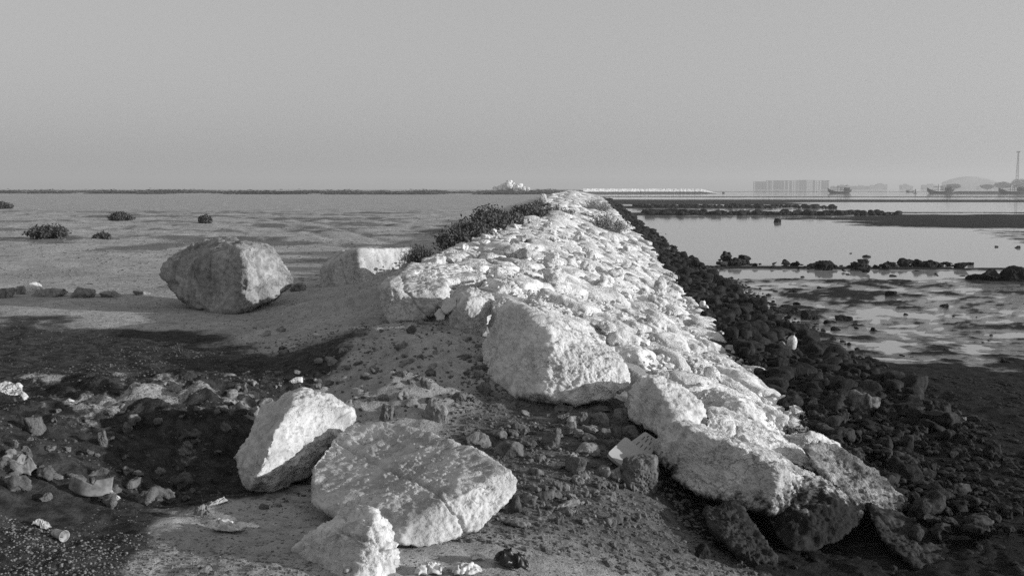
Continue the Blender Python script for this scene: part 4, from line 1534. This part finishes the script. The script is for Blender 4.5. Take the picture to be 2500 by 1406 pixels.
g0 = P(1540, 1120, 6.55)
lid = empty('plastic_tray', g0)
tag(lid, 'broken white plastic cool-box tray wedged behind the hollowed dark rock', 'plastic tray')
rounded_plate('panel', [P(1482, 1108, 6.42), P(1527, 1066, 6.66), P(1588, 1122, 6.55), P(1530, 1150, 6.35)], .022, .03, 'foam', lid, .008, g0)
c4 = [P(1532, 1086, 6.66), P(1574, 1056, 6.82), P(1606, 1078, 6.78), P(1584, 1122, 6.58)]
rounded_plate('slotted_panel', c4, .025, .02, 'foam', lid, 0, g0)
A_, B_, C_, D_ = [np.array(q) for q in c4]
nrm = np.cross(B_ - A_, D_ - A_); nrm /= np.linalg.norm(nrm)
if nrm[2] < 0: nrm = -nrm
for (u, v, l) in ((.2, .25, .2), (.55, .25, .2), (.2, .45, .2), (.55, .45, .22), (.2, .65, .2), (.55, .68, .2), (.35, .82, .12), (.8, .35, .12), (.8, .6, .12)):
    q0 = (A_ * (1 - u) + B_ * u) * (1 - v) + (D_ * (1 - u) + C_ * u) * v
    q1 = (A_ * (1 - u - l) + B_ * (u + l)) * (1 - v) + (D_ * (1 - u - l) + C_ * (u + l)) * v
    wv_ = (D_ - A_) / np.linalg.norm(D_ - A_) * .0022
    V = np.array([q0 - wv_, q1 - wv_, q1 + wv_, q0 + wv_])
    V = np.vstack([V + nrm * .0115, V + nrm * .0142]) - g0
    T = np.array([[0, 1, 2, 3], [4, 5, 6, 7], [0, 1, 5, 4], [1, 2, 6, 5], [2, 3, 7, 6], [3, 0, 4, 7]])
    link('slot', mesh_np('slot', V, T, False), M['slot'], lid)  # solid dark strip in place of a shaded opening

# white plastic jug caught in the dark rubble
q = P(1927, 852, 13.0)
jug = empty('plastic_jug', (q[0], q[1] - .1, q[2] + .02))
tag(jug, 'white plastic jug caught among the dark toe rubble', 'jug')
lathe('body', [(.001, 0), (.05, 0), (.062, .02), (.064, .11), (.05, .15), (.02, .175), (.018, .19), (.001, .19)], 'plastic_bag', (0, 0, 0), (.15, .1, 0), jug)
lathe('cap', [(.001, .19), (.021, .19), (.021, .212), (.001, .212)], 'slot', (0, 0, 0), (.15, .1, 0), jug)
V, T = grid_sheet(14, 8, lambda u, v: np.stack([-.045 - .035 * np.sin(u * 3.14) + .008 * np.cos(v * 6.283), .008 * np.sin(v * 6.283), .10 + .07 * u], 1))
link('handle', mesh_np('handle', V, T), M['plastic_bag'], jug)
rock_at('rock', 1902, 832, 1922, 858, 'pale knobbly stone against the white plastic jug', mat='brown_pale', sub=4, Y=13.0)

# ------------------------------------------------------------------ far things
def box(V, T, c, s, rz=0.0):
    o = len(V)
    ca, sa = math.cos(rz), math.sin(rz)
    for dz in (-.5, .5):
        for dx, dy in ((-.5, -.5), (.5, -.5), (.5, .5), (-.5, .5)):
            x, y = dx * s[0], dy * s[1]
            V.append((c[0] + x * ca - y * sa, c[1] + x * sa + y * ca, c[2] + dz * s[2]))
    T += [(o, o + 3, o + 2, o + 1), (o + 4, o + 5, o + 6, o + 7), (o, o + 1, o + 5, o + 4), (o + 1, o + 2, o + 6, o + 5), (o + 2, o + 3, o + 7, o + 6), (o + 3, o, o + 4, o + 7)]


def boxes(name, lst, mat, parent):
    V, T = [], []
    for c, s in lst: box(V, T, c, s)
    return link(name, mesh_np(name, np.array(V, float), np.array(T), False), M[mat], parent)


# far arm of the breakwater, curving off to the right
def far_arm():
    V, n = [], 260
    ca = 9
    rs = np.random.default_rng(5)
    for i in range(n):
        t = i / (n - 1)
        x = 2.5 + 56 * t
        y = 430 + 26 * math.sin(t * 1.3)
        e = sst(0.0, .06, 1 - t) if t > .5 else 1.0
        prof = [(4, -.6), (2.2, -.1), (.4, .9), (-2.0, 2.15), (-4.5, 2.2), (-8, .1)]
        for dy, z in prof:
            j = rs.normal(size=2) * .06
            V.append((x + j[0] + (0 if dy < 0 else 0) + 6 * (1 - e), y - dy, MUD - .1 + (z + .1 + j[1] * .8) * e))
    k_ = 6
    T = []
    mats = []
    for i in range(n - 1):
        for j in range(k_ - 1):
            T.append((i * k_ + j, (i + 1) * k_ + j, (i + 1) * k_ + j + 1, i * k_ + j + 1))
            mats.append(1 if j == 0 or (j == 1) else 0)
    me = mesh_np('far_breakwater', np.array(V), np.array(T), False)
    me.materials.append(M['far_white']); me.materials.append(M['far_dark'])
    me.polygons.foreach_set('material_index', mats)
    tag(link('far_breakwater', me), 'far bright arm of the breakwater with a dark tide line', 'breakwater')


far_arm()

# heap of white rocks on the plain
for i in range(34):
    px = rng.normal(1250, 24)
    if not 1206 < px < 1305: continue
    top = 20 * math.exp(-((px - 1245) / 32) ** 2)
    py = 468 - rng.random() * max(2, top - 4)
    s = rng.uniform(8, 17)
    rock_at('heap_rock', px - s / 2, py - s * .8, px + s / 2, py, 'white rock in the heap on the far plain', mat='far_white', sub=3,
            group='heap of white rocks on the plain', Y=450 + rng.uniform(-4, 4))
V, T = grid_sheet(24, 10, lambda u, v: np.stack([(u - .5) * 17, (v - .5) * 8, 2.1 * np.sin(u * 3.14) ** .8 * np.sin(v * 3.14) + .1 * perlin(np.stack([u * 9, v * 5, 0 * u], 1)) - .2], 1))
q = PZ(1246, 469.5, 0.16)
tag(link('earth_heap', mesh_np('earth_heap', V, T), M['leaf_dark'], None, (q[0], 453, .1)), 'dark earth and scrub under the heap of white rocks', 'earth heap')


def dhow(px, Y, length, label, flip=1, sc=1.0, cab=True):
    x = ray(px, 461)[0] * Y
    root = empty('fishing_dhow', (x, Y, MUD))
    root.rotation_euler = (0, 0, R(8 * flip))
    tag(root, label, 'boat')
    L = length / 2
    st, V, T = 15, [], []
    for i in range(st):
        t = -1 + 2 * i / (st - 1)
        xx = t * L * flip
        bw_ = .16 * length * max(.03, (1 - abs(t) ** 2.6))
        sheer = .085 * length + .12 * length * (abs(t) ** 2.4) * (1.25 if t > 0 else .8)
        keel = -.02 * length + .13 * length * max(0, (abs(t) - .72) / .28) ** 1.5
        for a, b_ in ((-1, 1), (-.9, .5), (-.55, .12), (0, 0), (.55, .12), (.9, .5), (1, 1)):
            V.append((xx, a * bw_, keel + (sheer - keel) * b_))
    for i in range(st - 1):
        for j in range(6):
            T.append((i * 7 + j, i * 7 + j + 1, (i + 1) * 7 + j + 1, (i + 1) * 7 + j))
    for i in range(st - 1):      # deck
        T.append((i * 7 + 1, (i + 1) * 7 + 1, (i + 1) * 7 + 5, i * 7 + 5))
    link('hull', mesh_np('hull', np.array(V), np.array(T)), M['wood'], root)
    boxes('cabin', [((-.28 * length * flip, 0, .17 * length), (.22 * length, .16 * length, .13 * length))], 'boat_trim', root)
    boxes('canopy', [((-.22 * length * flip, 0, .255 * length), (.42 * length, .2 * length, .015 * length))], 'wood', root)
    posts = [((f * length * flip, s_ * .085 * length, .18 * length), (.012 * length, .012 * length, .15 * length)) for f in (-.41, -.25, -.1, -.03) for s_ in (-1, 1)]
    for c_, s_ in posts: boxes('post', [(c_, s_)], 'wood', root)
    m = boxes('mast', [((.08 * length * flip, 0, .2 * length), (.014 * length, .014 * length, .34 * length))], 'wood', root)
    boxes('rail', [((.05 * length * flip, .1 * length * s_, .15 * length), (.5 * length, .008 * length, .012 * length)) for s_ in (-1, 1)], 'boat_trim', root)
    # long yard lying fore and aft
    V, T = [], []
    box(V, T, (0, 0, 0), (.62 * length, .012 * length, .012 * length))
    y_ = link('yard', mesh_np('yard', np.array(V, float), np.array(T), False), M['wood'], root, (-.02 * length * flip, 0, .29 * length))
    y_.rotation_euler = (0, R(-8 * -flip), 0)
    if cab:
        boxes('wheelhouse', [((-.3 * length * flip, 0, .3 * length), (.13 * length, .12 * length, .11 * length))], 'cabin', root)
    return root


dhow(2050, 480, 10.8, 'wooden fishing boat afloat alone in mid bay', -1, cab=False)
dhow(2296, 470, 11.6, 'fishing boat with a raised wheelhouse moored at the jetty end', -1)
dhow(2472, 455, 11.5, 'dark boat moored at the jetty by the picture edge', -1, cab=False)
j0, j1 = ray(2322, 461)[0] * 462, ray(2620, 461)[0] * 462
V, T = grid_sheet(90, 8, lambda u, v: np.stack([j0 + (j1 - j0) * u, 460 + 9 * v, MUD - .3 + 1.35 * np.minimum(1, 5 * np.minimum(v, 1 - v) + .0) * np.minimum(1, u * 12)
                  + .12 * perlin(np.stack([u * 70, v * 6, 0 * u], 1))], 1))
tag(link('jetty', mesh_np('jetty', V, T, False), M['far_dark']), 'low black rubble jetty behind the moored boats', 'jetty')
for px, Y, h, lab in ((2235, 470, 2.0, 'channel marker post on its base between two boats'),):
    x = ray(px, 461)[0] * Y
    e = empty('marker_post', (x, Y, MUD)); tag(e, lab, 'marker post')
    boxes('pole', [((0, 0, h / 2), (.35, .35, h))], 'wood', e)
    boxes('base', [((0, 0, .12), (1.3, 1.3, .3))], 'wood', e)
x = ray(2222, 461)[0] * 640
V, T = [], []
boat = dhow(2222, 640, 5.5, 'tiny low skiff far out beside the marker post', 1, cab=False)
x = ray(1774, 461)[0] * 470
boxes('buoy', [((0, 0, 0), (1, 1, 1))], 'wood', None).scale = (.9, .9, .9)
by = bpy.data.objects['buoy']; by.location = (x, 480, MUD + .2); by.rotation_euler = (.3, .4, .2)
tag(by, 'small dark mooring buoy beyond the far breakwater end', 'buoy')

# unfinished concrete buildings across the bay
FAR = 1700.0
def frame_block(px0, px1, ytop, label, bays, solid):
    x0, x1 = ray(px0, 461)[0] * FAR, ray(px1, 461)[0] * FAR
    z1 = CAM[2] + (461 - ytop) / F * FAR
    e = empty('unfinished_building', ((x0 + x1) / 2, FAR, 0)); tag(e, label, 'building', None)
    w = x1 - x0
    fl = 4
    for i in range(fl + 1):
        boxes('floor_slab', [((0, 0, .2 + (z1 - .4) * i / fl), (w, 16, .7))], 'concrete', e)
    for b_ in range(bays + 1):
        xx = -w / 2 + .5 + (w - 1) * b_ / bays
        boxes('column', [((xx, -7.2, z1 / 2), (1.0, 1.0, z1))], 'concrete', e)
        boxes('column', [((xx, 7.2, z1 / 2), (1.0, 1.0, z1))], 'concrete', e)
    for b_ in solid:
        xx = -w / 2 + w * (b_ + .5) / bays
        boxes('infill_wall', [((xx, -6.4, z1 / 2), (w / bays * .92, .4, z1))], 'concrete', e)


frame_block(1841, 1870, 444, 'pale low end of the unfinished concrete blocks across the bay', 4, (0, 1, 2, 3))
frame_block(1872, 1912, 441.5, 'darker closed block of the unfinished buildings across the bay', 6, (0, 2, 3, 4, 5))
frame_block(1914, 1946, 441.5, 'open skeleton block between the closed unfinished blocks', 6, (0, 2))
frame_block(1947, 1966, 440.5, 'dark solid tower block of the unfinished row', 3, (0, 1, 2))
frame_block(1967, 1997, 441, 'tall-columned skeleton block of the unfinished row', 6, (3,))
frame_block(2002, 2021, 441.5, 'separate small block ending the unfinished row', 3, (0, 1, 2))

# low built-up far shore
rs = np.random.default_rng(12)
px = 2024.0
while px < 2520:
    w = rs.uniform(8, 30)
    t = rs.uniform(450, 457)
    x0, x1 = ray(px, 461)[0] * 1900, ray(px + w, 461)[0] * 1900
    z1 = CAM[2] + (461 - t) / F * 1900
    e = empty('far_shore_building', ((x0 + x1) / 2, 1900 + rs.uniform(-30, 60), 0))
    tag(e, 'hazy low building in the skyline on the far shore', 'building', 'hazy far shore buildings')
    boxes('block', [((0, 0, z1 / 2), ((x1 - x0), 14, z1))], 'city', e)
    boxes('parapet', [((rs.uniform(-.2, .2) * (x1 - x0), 0, z1 + .9), ((x1 - x0) * .4, 8, 1.8))], 'city', e)
    px += w * rs.uniform(.9, 1.5)
# domed hall
x0 = ray(2366, 461)[0] * 2200
hall = empty('domed_hall', (x0, 2200, 0)); hall.scale = (1.45, 1.45, 1.4); tag(hall, 'wide hazy hall with a shallow domed roof on the far shore', 'building')
boxes('wall', [((0, 0, 5.5), (66, 40, 11))], 'city', hall)
V, T = grid_sheet(30, 14, lambda u, v: np.stack([(u - .5) * 66, (v - .5) * 40, 11.005 + 9.0 * np.sin(u * math.pi) ** .6 * np.sin(v * math.pi) ** .5], 1))
link('roof', mesh_np('roof', V, T), M['city'], hall)
boxes('annex', [((44, 0, 5), (24, 30, 10))], 'city', hall)
# lattice mast
xm = ray(2482, 461)[0] * 900
mast = empty('lattice_mast', (xm, 900, 0)); tag(mast, 'slender lattice mast with a lamp head on the far shore', 'mast')
hm = (461 - 372) / F * 900
for sx in (-1, 1):
    for sy in (-1, 1):
        V, T = [], []
        o_ = len(V)
        for (zz, ww) in ((0, 1.1), (hm, .3)):
            for dx, dy in ((-.12, -.12), (.12, -.12), (.12, .12), (-.12, .12)):
                V.append((sx * ww + dx, sy * ww + dy, zz))
        T += [(0, 1, 5, 4), (1, 2, 6, 5), (2, 3, 7, 6), (3, 0, 4, 7)]
        link('leg', mesh_np('leg', np.array(V), np.array(T), False), M['steel'], mast)
for i in range(9):
    zz = hm * (i + .5) / 9
    ww = 1.1 - .8 * zz / hm
    boxes('brace', [((0, 0, zz), (2 * ww, 2 * ww, .15))], 'steel', mast)
boxes('lamp_head', [((0, 0, hm + .6), (2.6, 1.4, 1.2))], 'steel', mast)
# trees at the shore by the mast
for i, (px, w, h) in enumerate(((2448, 40, 26), (2490, 46, 34), (2330, 30, 20), (2410, 30, 18))):
    Y = 1000
    x = ray(px, 461)[0] * Y
    e = empty('shore_tree', (x, Y, 0)); tag(e, ['broad dark tree left of the lattice mast', 'tallest dark tree at the foot of the lattice mast',
        'hazy tree before the domed hall end', 'hazy tree between the domed hall and the mast'][i], 'tree')
    sw, sh = w / F * Y, h / F * Y * .8
    rs2 = np.random.default_rng(200 + i)
    n = 1500
    c = rs2.normal(size=(n, 3)); c /= np.linalg.norm(c, axis=1)[:, None]
    c *= (rs2.random(n) ** .33)[:, None] * (1 + .3 * perlin(c * 2 + i * 7))[:, None]
    c = c * [sw / 2, sw / 3, sh * .36] + [0, 0, sh * .62]
    u = rs2.normal(size=c.shape); u /= np.linalg.norm(u, axis=1)[:, None]
    wq = np.cross(u, rs2.normal(size=c.shape)); wq /= np.linalg.norm(wq, axis=1)[:, None]
    V = np.stack([c - u * .5, c + wq * .35, c + u * .5, c - wq * .35], 1).reshape(-1, 3)
    link('crown', mesh_np('crown', V, np.arange(len(V)).reshape(-1, 4), False), M['leaf_dark'], e)
    lathe('trunk', [(.5, 0), (.35, sh * .4), (.15, sh * .7)], 'twig', (0, 0, 0), (0, 0, 0), e, seg=8)

# ------------------------------------------------------------------ haze over the bay
V, T = [], []
box(V, T, (0, 2250, 29), (9000, 5600, 62))
hme = mesh_np('haze', np.array(V, float), np.array(T), False)
hm_ = bpy.data.materials.new('haze'); hm_.use_nodes = True
nt = hm_.node_tree
nt.nodes.remove(nt.nodes['Principled BSDF'])
pv = nt.nodes.new('ShaderNodeVolumePrincipled')
pv.inputs['Color'].default_value = (.80, .80, .80, 1)
pv.inputs['Density'].default_value = 0.0006
pv.inputs['Anisotropy'].default_value = 0.2
nt.links.new(pv.outputs[0], nt.nodes['Material Output'].inputs['Volume'])
tag(link('haze', hme, hm_), None, None, None, 'stuff')
print('TRIS', sum(sum(len(p.vertices) - 2 for p in m.polygons) if len(m.polygons) < 50 else len(m.polygons) * (len(m.polygons[0].vertices) - 2) for m in bpy.data.meshes))
